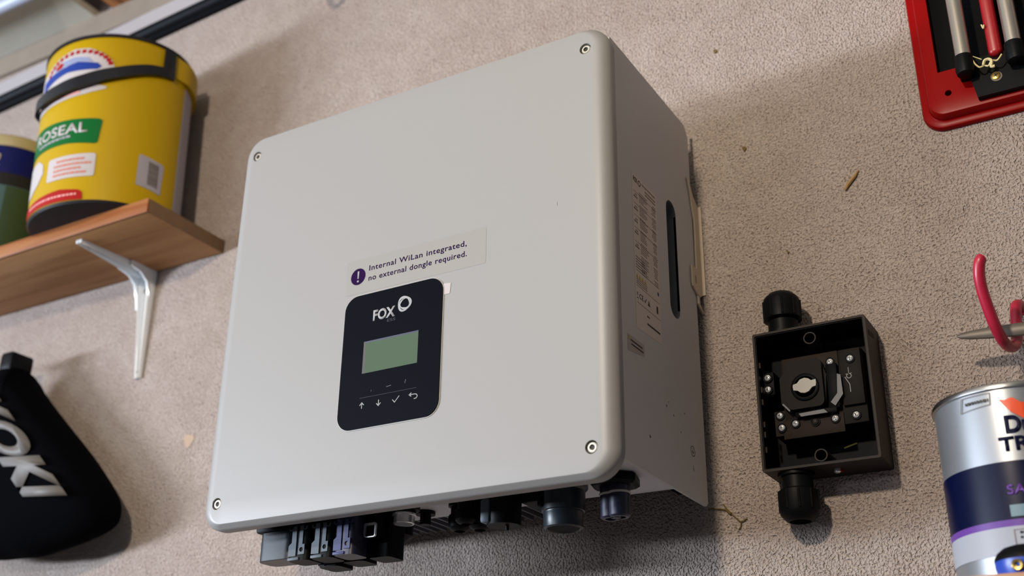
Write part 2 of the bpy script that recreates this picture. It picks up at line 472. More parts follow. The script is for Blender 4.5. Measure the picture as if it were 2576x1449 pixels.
box(bm, 0.168, 0.174, -0.0720, -0.0600, 0.028, 0.058, 0.002); box(bm, 0.168, 0.176, -0.0700, -0.0640, -0.004, 0.028, 0.002)
obj('inner_frame', bm, M['dark'], inv)
obj('back_plate', box(bmesh.new(), -0.1815, 0.160, -0.0870, -0.0820, -0.150, 0.178), M['dark'], inv)
for k in range(25):
    x = -0.160 + k * 0.0098
    obj('cooling_fin', box(bmesh.new(), x, x + 0.0016, -0.0822, -0.0140, -0.1615, 0.165), M['fin'], inv)

# wall bracket peeking out behind the right side sheet
wb = thing('wall_bracket', (0.186, 0, 0.0), 'thin beige metal mounting bracket between inverter side and wall', 'bracket')
obj('bracket_arm', prism([(-0.0225, 0.1245), (-0.0200, 0.1235), (-0.0110, 0.1095), (-0.0012, 0.1035), (-0.0012, 0.0180), (-0.0095, 0.0130), (-0.0228, 0.0195), (-0.0232, 0.0385), (-0.0120, 0.0390), (-0.0112, 0.0700), (-0.0108, 0.0860), (-0.0152, 0.1010), (-0.0170, 0.1110)], on_side(0.1843), 0.0016,
    [[(-0.0170, 0.0240), (-0.0145, 0.0235), (-0.0145, 0.0310), (-0.0170, 0.0315)]]), M['bracket'], wb)
obj('lower_hook', prism([(-0.0118, 0.0155), (-0.0085, 0.0135), (-0.0085, 0.0070), (-0.0012, 0.0025), (-0.0012, 0.0005), (-0.0100, 0.0050), (-0.0118, 0.0070)], on_side(0.1843), 0.0016), M['bracket'], wb)
obj('wall_flange', box(bmesh.new(), 0.1500, 0.1885, -0.0016, -0.0002, 0.0180, 0.1035), M['bracket'], wb)

# display panel ----------------------------------------------------------
PO = rrect(-0.0510, 0.0440, -0.1205, -0.0070, 0.0125, 8)
obj('panel_border', prism(rrect(-0.0518, 0.0448, -0.1213, -0.0062, 0.0132, 8), on_front(YF), 0.0004), M['halo'], inv)
LC = [(-0.0298, -0.0757), (0.0228, -0.0757), (0.0228, -0.0487), (-0.0298, -0.0487)]
pan = obj('display_panel', prism(PO, on_front(YF - 0.0004), 0.0007, [LC]), M['panel'], inv, smooth=False, label='black glossy display panel')
YP = YF - 0.0011
bm = bmesh.new()
vo = [bm.verts.new((p[0], YP + 0.0001, p[1])) for p in LC]; vi = [bm.verts.new((p[0] + (0.0018 if i in (0, 3) else -0.0002), YP + 0.0006, p[1] - (0.0012 if i > 1 else -0.0002))) for i, p in enumerate(LC)]
for k in range(4): bm.faces.new((vo[k], vo[(k + 1) % 4], vi[(k + 1) % 4], vi[k]))
obj('screen_bezel', bm, M['lcdbox'], pan, smooth=False)
obj('screen', prism([(-0.0295, -0.0755), (0.0226, -0.0755), (0.0226, -0.0489), (-0.0295, -0.0489)], on_front(YP + 0.0007), 0.0001), M['lcd'], pan, smooth=False, label='greyish green liquid crystal screen')
def ink(name, bm, m, parent, y=YP, lab=None, t=0.00005):
    thick(bm, t); place(bm, on_front(y)); return obj(name, bm, m, parent, smooth=False, label=lab)
bm = text2d('FOX', -0.0222, -0.0006, -0.0318, 0.0084, bold=0.035)
ink('lettering', bm, M['silk'], pan)
ink('lettering', text2d('ESS', -0.0080, 0.0000, -0.0358, 0.0024), M['silkdim'], pan)
def blob(cx, cy, rx, ry, rot, sq=0.12, n=36):
    out = []
    for k in range(n):
        a = 2 * PI * k / n; r = 1 + sq * math.cos(3 * a + 0.4)
        x, y = rx * r * math.cos(a), ry * r * math.sin(a)
        out.append((cx + x * math.cos(rot) - y * math.sin(rot), cy + x * math.sin(rot) + y * math.cos(rot)))
    return out
bm = flat(bmesh.new(), blob(0.0079, -0.0232, 0.0066, 0.0066, 0.2, 0.07), [blob(0.0078, -0.0234, 0.0050, 0.0050, 0.6, 0.07)])
ink('logo_ring', bm, M['silk'], pan)
bm = flat(bmesh.new(), blob(0.0082, -0.0235, 0.0050, 0.0051, 1.0, 0.08), [blob(0.0085, -0.0232, 0.0038, 0.0041, 1.5, 0.09)])
ink('logo_ring', bm, M['silk'], pan, y=YP - 0.0001)
ink('divider_line', stroke(bmesh.new(), [(-0.0301, -0.0959), (0.0232, -0.0959)], 0.0003), M['silkdim'], pan)
for x, s in ((-0.0277, 1), (-0.0116, -1)):
    bm = bmesh.new(); zc = -0.1023
    stroke(bm, [(x, zc - 0.0024 * s), (x, zc + 0.0020 * s)], 0.0007); stroke(bm, [(x - 0.0020, zc + 0.0003 * s), (x, zc + 0.0024 * s), (x + 0.0020, zc + 0.0003 * s)], 0.0007)
    ink('arrow_key_mark', bm, M['silk'], pan)
ink('tick_key_mark', stroke(bmesh.new(), [(0.0015, -0.1020), (0.0036, -0.1044), (0.0078, -0.0998)], 0.0006), M['silk'], pan)
bm = stroke(bmesh.new(), [(0.0172, -0.1008), (0.0222, -0.1008), (0.0240, -0.1014), (0.0246, -0.1028), (0.0238, -0.1042), (0.0215, -0.1046)], 0.0006)
stroke(bm, [(0.0190, -0.0994), (0.0170, -0.1008), (0.0190, -0.1022)], 0.0007)
ink('return_key_mark', bm, M['silk'], pan)
bm = bmesh.new(); stroke(bm, [(0.0124, -0.0905), (0.0130, -0.0875)], 0.0006); stroke(bm, [(0.0120, -0.0893), (0.0134, -0.0888)], 0.0005)
stroke(bm, [(-0.0050, -0.0905), (-0.0005, -0.0900)], 0.0006); stroke(bm, [(-0.0195, -0.0920), (-0.0195, -0.0905)], 0.0004)
ink('status_mark', bm, mat('faint_mark', lin(52, 55, 64), 0.6), pan)

# front notice sticker
st = obj('notice_sticker', prism(rrect(-0.0530, 0.0820, -0.0045, 0.0268, 0.001, 2), on_front(YF), 0.00012), M['film'], inv, smooth=False, label='clear film sticker with violet text')
YS = YF - 0.00012
ink('lettering', text2d('Internal WiLan integrated,', -0.0302, 0.0642, 0.0144, 0.0047, bold=0.012, spacing=1.1), M['ink'], st, YS, t=.0001)
ink('lettering', text2d('no external dongle required.', -0.0302, 0.0646, 0.0054, 0.0047, bold=0.012, spacing=1.1), M['ink'], st, YS, t=.0001)
disc = obj('warning_disc', prism(circle(-0.0410, 0.0112, 0.0074, 32), on_front(YS), 0.0001), M['ink'], st, smooth=False, label='violet disc with exclamation mark')
bm = flat(bmesh.new(), [(-0.0418, 0.0160), (-0.0402, 0.0160), (-0.0405, 0.0093), (-0.0415, 0.0093)]); flat(bm, circle(-0.0410, 0.0070, 0.0009, 12))
ink('exclamation_mark', bm, M['silk'], disc, YS - 0.0001, t=.0001)
obj('tape_tab', prism([(0.0440, -0.0232), (0.0500, -0.0232), (0.0508, -0.0144), (0.0440, -0.0136)], on_front(YF), 0.0003), M['lwhite'], inv, smooth=False, label='small white tape tab')
obj('scratch', prism([(0.1444, 0.0290), (0.1448, 0.0290), (0.1447, 0.0322), (0.1445, 0.0322)], on_front(YF), 0.00008), M['textg'], inv, smooth=False)

# rating label on the right side sheet -----------------------------------
XS = 0.1840
YL0, YL1, ZL0, ZL1 = -0.1376, -0.0908, -0.0590, 0.0728
rl = obj('rating_label', prism([(YL0, ZL0 - .0008), (YL1, ZL0 + .0008), (YL1, ZL1), (YL0, ZL1)], on_side(XS), 0.00015), M['sticker'], inv, smooth=False, label='tall white rating label full of small print')
XL = XS + 0.00015
def sink(name, bm, m, parent=rl, x=XL):
    thick(bm, 0.0001); place(bm, on_side(x)); return obj(name, bm, m, parent, smooth=False)
bm = text2d('FOX', -0.1350, -0.1272, 0.0662, 0.0040, bold=0.035); flat(bm, circle(-0.1237, 0.0680, 0.0026, 20), [circle(-0.1237, 0.0680, 0.0017, 20)])
sink('lettering', bm, M['text'])
bm = bmesh.new(); rr = random.Random(3)
def dash(bm, y0, y1, z, h, gap=0.0006):
    y = y0
    while y < y1 - 0.0006:
        w = min(rr.uniform(0.0008, 0.0028), y1 - y)
        flat(bm, [(y, z), (y + w, z), (y + w, z + h), (y, z + h)]); y += w + gap
for z in (0.0688, 0.0650, 0.0622): dash(bm, -0.1195 if z > .068 else -0.1130, -0.0935, z, 0.0011)
z = 0.0590; k = 0
while z > -0.012:
    if k % 7 != 6:
        dash(bm, -0.1245, -0.1245 + rr.uniform(0.009, 0.016), z, 0.0006)
        dash(bm, -0.1000 + rr.uniform(-.002, .001), -0.0935, z, 0.0006)
    z -= 0.0016; k += 1
for z in (0.052, 0.041, 0.030, 0.020, 0.008): dash(bm, -0.1350, -0.1280, z, 0.0014); dash(bm, -0.1330, -0.1290, z + 0.0024, 0.0009)
for z in (-0.0005, -0.0027, -0.0049, -0.0071, -0.0093): dash(bm, -0.1350, -0.1200 + rr.uniform(0, .01), z, 0.0008)
for z in (0.0570, 0.0465, 0.0360, 0.0250, 0.0130, -0.0115, -0.0245, -0.0385): flat(bm, [(-0.1350, z), (-0.0925, z), (-0.0925, z + 0.0003), (-0.1350, z + 0.0003)])
for z in (-0.0195, -0.0212, -0.0228): dash(bm, -0.1350, -0.1150, z, 0.0006)
sink('small_print', bm, M['textg'])
for y in (-0.1335, -0.1286, -0.1237, -0.1188):
    sink('hazard_triangle', flat(bmesh.new(), [(y - 0.0021, -0.0182), (y + 0.0021, -0.0182), (y, -0.0142)]), M['yellow_print'])
sink('blue_mark', flat(bmesh.new(), circle(-0.0945, -0.0168, 0.0017, 14)), M['blue_print'])
bm = text2d('CE', -0.1305, -0.1235, -0.0340, 0.0042, bold=0.01)
stroke(bm, [(-0.1215, -0.0322), (-0.1203, -0.0336), (-0.1180, -0.0302)], 0.0008)
flat(bm, [(-0.1155, -0.0342), (-0.1110, -0.0342), (-0.1132, -0.0295)]); box2 = [(-0.1350, -0.0350), (-0.1325, -0.0350), (-0.1325, -0.0342), (-0.1350, -0.0342)]
flat(bm, box2); stroke(bm, [(-0.1347, -0.0298), (-0.1330, -0.0325)], 0.0004); stroke(bm, [(-0.1330, -0.0298), (-0.1347, -0.0325)], 0.0004)
flat(bm, [(-0.0990, -0.0345), (-0.0960, -0.0345), (-0.0960, -0.0285), (-0.0990, -0.0285)])
sink('lettering', bm, M['text'])
bm = bmesh.new(); dash(bm, -0.1175, -0.1130, -0.0445, 0.0012); dash(bm, -0.1175, -0.0940, -0.0510, 0.0016, 0.0003)
sink('small_print', bm, M['text'])
wl = obj('warning_label', prism([(-0.1541, -0.0838), (-0.1248, -0.0795), (-0.1248, -0.0700), (-0.1541, -0.0705)], on_side(XS), 0.00015), M['clearsilver'], inv, smooth=False, label='small grey warning label with two lines of print')
bm = bmesh.new(); dash(bm, -0.1490, -0.1285, -0.0745, 0.0012, .0003); dash(bm, -0.1480, -0.1270, -0.0775, 0.0012, .0003)
sink('small_print', bm, M['text'], wl)
sink('hazard_triangle', flat(bmesh.new(), [(-0.1538, -0.0742), (-0.1502, -0.0742), (-0.1520, -0.0705)]), M['yellow_print'], wl)
bm = flat(bmesh.new(), circle(-0.0385, -0.1290, 0.0044, 24), [circle(-0.0385, -0.1290, 0.0038, 24)])
stroke(bm, [(-0.0385, -0.1260), (-0.0385, -0.1292)], 0.0005)
for i_, w_ in enumerate((0.0026, 0.0018, 0.0009)): stroke(bm, [(-0.0385 - w_, -0.1294 - i_ * 0.0008), (-0.0385 + w_, -0.1294 - i_ * 0.0008)], 0.0004)
sink('earth_symbol', bm, M['text'], inv, XS)
bm = bmesh.new(); stroke(bm, [(-0.0388, -0.1405), (-0.0388, -0.1430)], 0.0004)
for i_, w_ in enumerate((0.0020, 0.0013, 0.0006)): stroke(bm, [(-0.0388 - w_, -0.1432 - i_ * 0.0009), (-0.0388 + w_, -0.1432 - i_ * 0.0009)], 0.0003)
sink('earth_symbol', bm, M['textg'], inv, XS)
for y, z, r in ((-0.1199, -0.1392, 0.0010), (-0.0871, -0.1061, 0.0007), (-0.0829, -0.1020, 0.0004), (-0.0739, -0.1101, 0.0006), (-0.0612, -0.1199, 0.0005), (-0.0520, -0.1021, 0.0005)):
    sink('dirt_speck', flat(bmesh.new(), blob(y, z, r, r * 1.3, 0.3, 0.25, 10)), M['text'], inv, XS)

# things plugged into the underside ------------------------------------------
ZB = -0.1655
def part(name, bm, m, parent, **k): return obj(name, bm, m, parent, **k)
# moulded cable box at the left end
tb = part('terminal_box', prism(rrect(-0.1560, -0.1190, -0.1500, -0.1260, 0.008, 5), lambda a, b, c: (a, b, -0.2045 + c), 0.0300), M['blackg'], inv)
md = tb.modifiers.new('b', 'BEVEL'); md.width = 0.003; md.segments = 3; md.limit_method = 'ANGLE'
part('box_flange', box(bmesh.new(), -0.1575, -0.1170, -0.1520, -0.1180, -0.1815, -0.1640, 0.002), M['black'], tb)
# solar plug sockets: two staggered rows
def mc(x, y, zb, face, body, windowed=False):
    b = part('solar_connector', prism(rrect(x, x + 0.0205, y, y + 0.0210, 0.005, 4), lambda a, b_, c: (a, b_, zb + c), ZB - zb), body, inv)
    bm = bmesh.new(); f = on_front(y)
    h = zb + 0.0035
    p = [flat(bmesh.new(), [(x + .0012, h), (x + .0088, h), (x + .0088, h + .012), (x + .0082, h + .024), (x + .0042, h + .024), (x + .0042, h + .011), (x + .0012, h + .0085)]),
         flat(bmesh.new(), [(x + .0112, h + .001), (x + .0175, h + .001), (x + .0175, h + .009), (x + .0152, h + .009), (x + .0150, h + .024), (x + .0118, h + .024)], [circle(x + .0143, h + .0048, .0019, 12)])]
    for q in p: thick(q, 0.0009); place(q, f); merge(bm, q)
    q = stroke(bmesh.new(), [(x + .0008, h + .0235), (x + .0010, h + .0215), (x + .0024, h + .0208), (x + .0040, h + .0215)], .0009); thick(q, .001); merge(bm, place(q, f))
    q = stroke(bmesh.new(), [(x + .0150, h + .0215), (x + .0168, h + .0208), (x + .0182, h + .0215), (x + .0186, h + .0235)], .0009); thick(q, .001); merge(bm, place(q, f))
    part('release_clip', bm, face, b, smooth=False)
    bm = bmesh.new(); box(bm, x + .001, x + .0120, y - .0012, y + .004, zb + 0.0002, zb + .0026, 0.0004)
    part('rib', bm, face, b)
    return b
mc(-0.1225, -0.1500, -0.2070, M['connface'], M['black'])
mc(-0.0990, -0.1500, -0.2070, M['connface'], M['black'])
mc(-0.0770, -0.1500, -0.2065, M['connblue'], M['navy'])
for x, zb in ((-0.1110, -0.2085), (-0.0870, -0.2065), (-0.0610, -0.2055)):
    b = part('solar_socket', prism(rrect(x, x + 0.0210, -0.1250, -0.1030, 0.004, 4), lambda a, b_, c, zb=zb: (a, b_, zb + c), ZB - zb), M['black'], inv)
    if x < -0.1:
        bm = bmesh.new(); box(bm, x + .0012, x + .0030, -0.1262, -0.1245, zb + .002, zb + .010); box(bm, x + .0070, x + .0088, -0.1262, -0.1245, zb + .002, zb + .010)
        box(bm, x + .001, x + .0070, -0.1262, -0.1245, zb + .001, zb + .0026); box(bm, x + .0110, x + .0150, -0.1262, -0.1245, zb + .003, zb + .0046)
        part('socket_frame', bm, M['connface'], b)
# glossy latch of the fourth socket
bm = bmesh.new(); xs_ = -0.0560
q = flat(bmesh.new(), rrect(xs_, xs_ + 0.0115, -0.1925, -0.1810, (0.003, 0.002, 0.001, 0.001), 3), [rrect(xs_ + .001, xs_ + 0.0105, -0.1917, -0.1830, (0.002, 0.001, 0.001, 0.001), 3)])
thick(q, 0.002); merge(bm, place(q, on_front(-0.1370)))
lt = part('latch', box(bmesh.new(), xs_, xs_ + 0.0115, -0.1370, -0.1220, -0.1920, ZB), M['black'], inv)
part('latch_clip', bm, M['steel'], lt, label='shiny clear clip')
# silver threaded communication port
ag = part('antenna_port', lathe(bmesh.new(), (-0.0310, -0.1200, ZB), (0, 0, -1), [(0, 0.0125), (0.004, 0.0125), (0.0045, 0.0092), (0.0060, 0.0092)], 32), M['black'], inv)
part('threaded_ring', lathe(bmesh.new(), (-0.0310, -0.1200, ZB - 0.006), (0, 0, -1), [(0, 0.0088), (0.0010, 0.0098), (0.0022, 0.0098), (0.0026, 0.0085), (0.0085, 0.0085), (0.0090, 0.0080), (0.0090, 0.0070), (0.004, 0.0068)], 32), M['steel'], ag, label='bright steel threaded ring')
b = part('cable_plug', lathe(bmesh.new(), (-0.0550, -0.0980, ZB), (0, 0, -1), [(0, 0.0145), (0.018, 0.0145), (0.0195, 0.0120), (0.0240, 0.0070), (0.0270, 0.0070)], 28), M['black'], inv)
part('sealing_peg', lathe(bmesh.new(), (-0.0270, -0.0960, ZB), (0, 0, -1), [(0, 0.0080), (0.003, 0.0080), (0.0032, 0.0045), (0.0110, 0.0045)], 20), M['black'], inv)
for x, y, l in ((0.0130, -0.1060, 0.0225), (0.0270, -0.1180, 0.0210), (0.0330, -0.1080, 0.0240)):
    g = part('cable_gland', lathe(bmesh.new(), (x, y, ZB), (0, 0, -1), [(0, 0.0095), (0.003, 0.0095), (0.0035, 0.0075), (0.009, 0.0075), (0.010, 0.0090), (l - .003, 0.0088), (l - .0012, 0.0072), (l, 0.0045), (l - .004, 0.0035)], 24), M['black'], inv)
    part('gland_nut', lathe(bmesh.new(), (x, y, ZB - 0.011), (0, 0, -1), [(0, 0.0094), (0.006, 0.0094)], 8), M['black'], g, smooth=False)
# rotary switch
sw = part('rotary_switch', lathe(bmesh.new(), (0.0610, -0.1190, ZB), (0, 0, -1), [(0, 0.0145), (0.006, 0.0145), (0.0075, 0.0135), (0.0260, 0.0130)], 32), M['black'], inv)
part('switch_wing', box(bmesh.new(), 0.0478, 0.0560, -0.1330, -0.1080, -0.1905, -0.1720, 0.002), M['connface'], sw)  # pale wing colour carries the highlight on the switch's left side
part('switch_pin', lathe(bmesh.new(), (0.0640, -0.1190, -0.1900), (0, 0, -1), [(0, 0.0016), (0.005, 0.0014)], 12), M['black'], sw)
# big round connector with its base block
bc = part('round_connector', lathe(bmesh.new(), (0.1125, -0.1200, ZB), (0, 0, -1), [(0, 0.0185), (0.004, 0.0185), (0.006, 0.0165), (0.0210, 0.0162), (0.0214, 0.0150), (0.0225, 0.0150), (0.0228, 0.0148), (0.0330, 0.0145), (0.0340, 0.0130), (0.0330, 0.0118)], 40), M['blackg'], inv, label='large round charcoal connector')
bm = bmesh.new(); box(bm, 0.0780, 0.0990, -0.1240, -0.0920, -0.1770, ZB, 0.0015); part('connector_base', bm, M['black'], bc)
part('connector_key', box(bmesh.new(), 0.0985, 0.1025, -0.1345, -0.1290, -0.1840, -0.1720, 0.0005), M['dark'], bc)
part('connector_lug', lathe(bmesh.new(), (0.0925, -0.1080, -0.1740), (0, 0, -1), [(0, 0.0035), (0.0100, 0.0035)], 16), M['black'], bc)
part('end_groove', lathe(bmesh.new(), (0.1125, -0.1200, -0.1984), (0, 0, -1), [(0, 0.0118), (0.0005, 0.0118)], 32), M['dark'], bc)
# hexagonal gland with two cable holes
hx = part('hex_gland', lathe(bmesh.new(), (0.1560, -0.1230, ZB), Vector((0, 0, -1)), [(0, 0.0170), (0.0015, 0.0195), (0.0065, 0.0195), (0.0085, 0.0165), (0.0085, 0.0110)], 6), M['black'], inv, smooth=False, label='black hexagonal nut with navy twin cable outlet')
bm = bmesh.new()
for dx in (-0.0036, 0.0042): lathe(bm, (0.1560 + dx, -0.1230 - dx * 0.3, ZB - 0.008), (0, 0, -1), [(0, 0.0080), (0.0220, 0.0078), (0.0232, 0.0066), (0.0232, 0.0045), (0.0200, 0.0042)], 24)
part('twin_outlet', bm, M['navy'], hx)
bm = bmesh.new()
for dx in (-0.0036, 0.0042): lathe(bm, (0.1560 + dx, -0.1230 - dx * 0.3, ZB - 0.0128), (0, 0, -1), [(0, 0.0081), (0.0002, 0.0085), (0.0014, 0.0085), (0.0016, 0.0081)], 24)
part('seal_ring', bm, M['ring'], hx, label='pale seal ring')

# ================================================================ ISOLATOR
iso = thing('rotary_isolator', (0.2825, 0, -0.153), 'open black isolator box with two cable glands, right of the inverter', 'isolator')
X0, X1, Z0, Z1, D = 0.2385, 0.3272, -0.1530, -0.0415, -0.0380
bm = bmesh.new()
q = flat(bmesh.new(), rrect(X0, X1, Z0, Z1, 0.0016, 3), [rrect(X0 + .0018, X1 - .0018, Z0 + .0018, Z1 - .0018, 0.001, 2)])
thick(q, 0.0375); merge(bm, place(q, on_front(-0.0005)))
merge(bm, prism(rrect(X0 + .001, X1 - .001, Z0 + .001, Z1 - .001, 0.001, 2), on_front(-0.0005), 0.003))
case = obj('enclosure', bm, M['isobox'], iso, ang=30)
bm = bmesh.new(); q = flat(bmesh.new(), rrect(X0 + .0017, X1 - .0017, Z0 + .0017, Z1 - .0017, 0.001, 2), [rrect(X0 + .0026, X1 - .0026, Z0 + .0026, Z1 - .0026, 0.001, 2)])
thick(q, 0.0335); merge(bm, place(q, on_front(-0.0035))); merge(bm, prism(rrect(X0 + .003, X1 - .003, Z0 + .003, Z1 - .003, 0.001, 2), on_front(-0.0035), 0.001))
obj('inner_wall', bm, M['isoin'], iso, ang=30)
bm = bmesh.new()     # raised mouldings on the rim
for x in (X0 + .0006,):
    for z in (-0.070, -0.090, -0.100, -0.118, -0.126, -0.138): box(bm, X0 + .0034, X0 + .0048, -0.0372, -0.030, z, z + 0.0045)
obj('rim_clip', bm, M['isobrown2'], iso)
for zc in (-0.0525, -0.1455):      # screw posts
    p = obj('screw_post', lathe(bmesh.new(), (0.2838, -0.0045, zc), (0, -1, 0), [(0, 0.0052), (0.0330, 0.0049), (0.0330, 0.0040), (0.0200, 0.0038)], 24), M['isobox'], iso)
# switch module
mod = obj('switch_module', box(bmesh.new(), 0.2560, 0.3195, -0.0280, -0.0040, -0.1220, -0.0635, 0.0008), M['isobrown'], iso)
obj('terminal_strip', box(bmesh.new(), 0.2545, 0.3015, -0.0290, -0.0250, -0.1275, -0.1120, 0.0006), M['isobrown2'], mod)
obj('terminal_strip', box(bmesh.new(), 0.2575, 0.3015, -0.0290, -0.0250, -0.0760, -0.0630, 0.0006), M['isobrown2'], mod)
obj('side_module', box(bmesh.new(), 0.3025, 0.3190, -0.0310, -0.0040, -0.1085, -0.0640, 0.0008), M['isobrown'], mod)
obj('dial_block', prism(rrect(0.2615, 0.2903, -0.1075, -0.0690, 0.0045, 4), on_front(-0.0290), 0.0080), M['isobrown'], mod)
oc = [(0.2560, -0.0800), (0.2560, -0.1000), (0.2630, -0.1075), (0.2850, -0.1085), (0.2905, -0.1040), (0.2925, -0.0820), (0.2900, -0.0740), (0.2850, -0.0690), (0.2690, -0.0680), (0.2610, -0.0740)]
octo = obj('dial_plate', prism(oc, on_front(-0.0280), 0.0050), M['isobrown'], mod)
obj('dial_ring', lathe(bmesh.new(), (0.2767, -0.0368, -0.0912), (0, -1, 0), [(0, 0.0108), (0.0012, 0.0108), (0.0016, 0.0100), (0.0016, 0.0084), (0.0002, 0.0082)], 36), M['isoin'], octo)
kn = [( -0.0090, 0.0008), (-0.0086, 0.0026), (-0.0055, 0.0033), (-0.0030, 0.0060), (0.0005, 0.0068), (0.0035, 0.0058), (0.0055, 0.0040), (0.0090, 0.0044), (0.0092, 0.0018), (0.0088, -0.0008), (0.0058, -0.0014), (0.0032, -0.0042), (0.0000, -0.0052), (-0.0034, -0.0044), (-0.0055, -0.0026), (-0.0086, -0.0020)]
obj('dial_knob', prism([(0.2767 + a, -0.0912 + b * 1.0) for a, b in kn], on_front(-0.0370), 0.0022), M['knob'], octo, label='pearly white dial spindle')
bm = bmesh.new(); q = flat(bmesh.new(), [(0.3010, -0.0838), (0.3036, -0.0850), (0.3040, -0.1003), (0.2975, -0.1085), (0.2942, -0.1052), (0.2998, -0.0990)])
thick(q, 0.0012); merge(bm, place(q, on_front(-0.0335)))
q = flat(bmesh.new(), [(0.2692, -0.1104), (0.2708, -0.1130), (0.2912, -0.1128), (0.2885, -0.1098)]); thick(q, 0.0012); merge(bm, place(q, on_front(-0.0335)))
q = flat(bmesh.new(), [(0.2570, -0.1015), (0.2582, -0.1010), (0.2632, -0.1070), (0.2625, -0.1082)]); thick(q, 0.0012); merge(bm, place(q, on_front(-0.0340)))
obj('number_ring', bm, M['isogrey'], mod, smooth=False, label='grey marking strips round the dial')
bm = bmesh.new(); box(bm, 0.2925, 0.3008, -0.0335, -0.0270, -0.1095, -0.0745, 0.0006); box(bm, 0.2660, 0.2980, -0.0335, -0.0270, -0.1128, -0.1085, 0.0006)
obj('dial_shroud', bm, M['isoin'], mod)
bm = bmesh.new(); q = stroke(bmesh.new(), [(0.3090, -0.0790), (0.3090, -0.0835)], 0.0004); flat(q, circle(0.3090, -0.0858, 0.0020, 20), [circle(0.3090, -0.0858, 0.0015, 20)])
stroke(q, [(0.3066, -0.0842), (0.3112, -0.0838)], 0.0004); stroke(q, [(0.3058, -0.0862), (0.3090, -0.0925), (0.3090, -0.0985)], 0.0005)
thick(q, 0.0002); obj('switch_symbol', place(q, on_front(-0.0310)), M['silk'], mod, smooth=False)
TS = [(0.2954, -0.0717), (0.3112, -0.0723), (0.3106, -0.1160), (0.2951, -0.1167), (0.2646, -0.1162), (0.2799, -0.1169), (0.2538, -0.1180), (0.2528, -0.1080), (0.2455, -0.0759), (0.2451, -0.0854)]
for i_, (x, z) in enumerate(TS):
    ys = -0.0312 if i_ in (1,) else -0.0285 - (0.0008 if z > -0.075 or z < -0.11 else 0)
    if i_ == 2: ys = -0.0285
    w = obj('screw_socket', lathe(bmesh.new(), (x, ys, z), (0, -1, 0), [(0, 0.0037), (0.0007, 0.0037), (0.0007, 0.0030), (0.0002, 0.0030)], 20), M['isoin'], mod)
    if i_ == 5: mm = M['isobrown2']
    else: mm = M['steel']
    bm = bmesh.new(); lathe(bm, (x, ys - 0.0002, z), (0, -1, 0), [(0, 0.0025), (0.0007, 0.0024), (0.0012, 0.0016)], 18)
    obj('terminal_screw', bm, mm, mod)
    bm = bmesh.new(); a = 0.5 + i_
    for s in (a, a + PI / 2):
        q = stroke(bmesh.new(), [(x - 0.0013 * math.cos(s), z - 0.0013 * math.sin(s)), (x + 0.0013 * math.cos(s), z + 0.0013 * math.sin(s))], 0.0005); thick(q, 0.0002); merge(bm, place(q, on_front(ys - 0.0014)))
    obj('screw_slot', bm, M['hexhole'], mod, smooth=False)
bm = bmesh.new(); box(bm, 0.2480, 0.2570, -0.0280, -0.0060, -0.1240, -0.1040, 0.0006); obj('earth_block', bm, M['isobrown2'], iso)
box_ = box(bmesh.new(), 0.2415, 0.2500, -0.0275, -0.0060, -0.0900, -0.0710, 0.0006); obj('side_terminal', box_, M['isoin'], iso)
obj('yellow_mark', prism([(0.2930, -0.1335), (0.3030, -0.1310), (0.3030, -0.1298), (0.2930, -0.1323)], on_front(-0.0046), 0.0004), M['yellow_print'], iso, smooth=False)
def gland(zw, s, inner):
    z = zw
    g = obj('cable_gland', lathe(bmesh.new(), (0.2597, -0.0225, z), (0, 0, s), [(0, 0.0140), (0.0025, 0.0140), (0.0027, 0.0118), (0.0150, 0.0118)], 28), M['black'], iso)
    prof = [(0, 0.0118), (0.0018, 0.0150), (0.0165, 0.0150), (0.0200, 0.0138), (0.0240, 0.0100), (0.0245, 0.0082), (0.0200, 0.0075)]
    obj('gland_cap', lathe(bmesh.new(), (0.2597, -0.0225, z + s * 0.0120), (0, 0, s), prof, 36), M['black'], g)
    bm = bmesh.new()
    for k in range(10):
        a = 2 * PI * k / 10
        tube(bm, [(0.2597 + .0150 * math.cos(a), -0.0225 + .0150 * math.sin(a), z + s * 0.0145), (0.2597 + .0150 * math.cos(a), -0.0225 + .0150 * math.sin(a), z + s * 0.0285)], 0.0009, 8)
    obj('grip_rib', bm, M['black'], g)
    return g
gland(Z1, 1, True)
gland(Z0, -1, True)
sc = obj('earth_screw', lathe(bmesh.new(), (0.2905, -0.0215, Z0), (0, 0, -1), [(0, 0.0026), (0.0022, 0.0026), (0.0030, 0.0016)], 18), M['steel'], iso, label='small bright screw under the box')
obj('red_washer', lathe(bmesh.new(), (0.2915, -0.0185, Z0), (0, 0, -1), [(0, 0.0028), (0.0012, 0.0028)], 16), M['red'], iso, label='small red washer')
obj('side_label', prism([(-0.0310, -0.0560), (-0.0150, -0.0535), (-0.0150, -0.0500), (-0.0310, -0.0515)], on_side(X1), 0.0002), M['isobrown2'], iso, smooth=False)

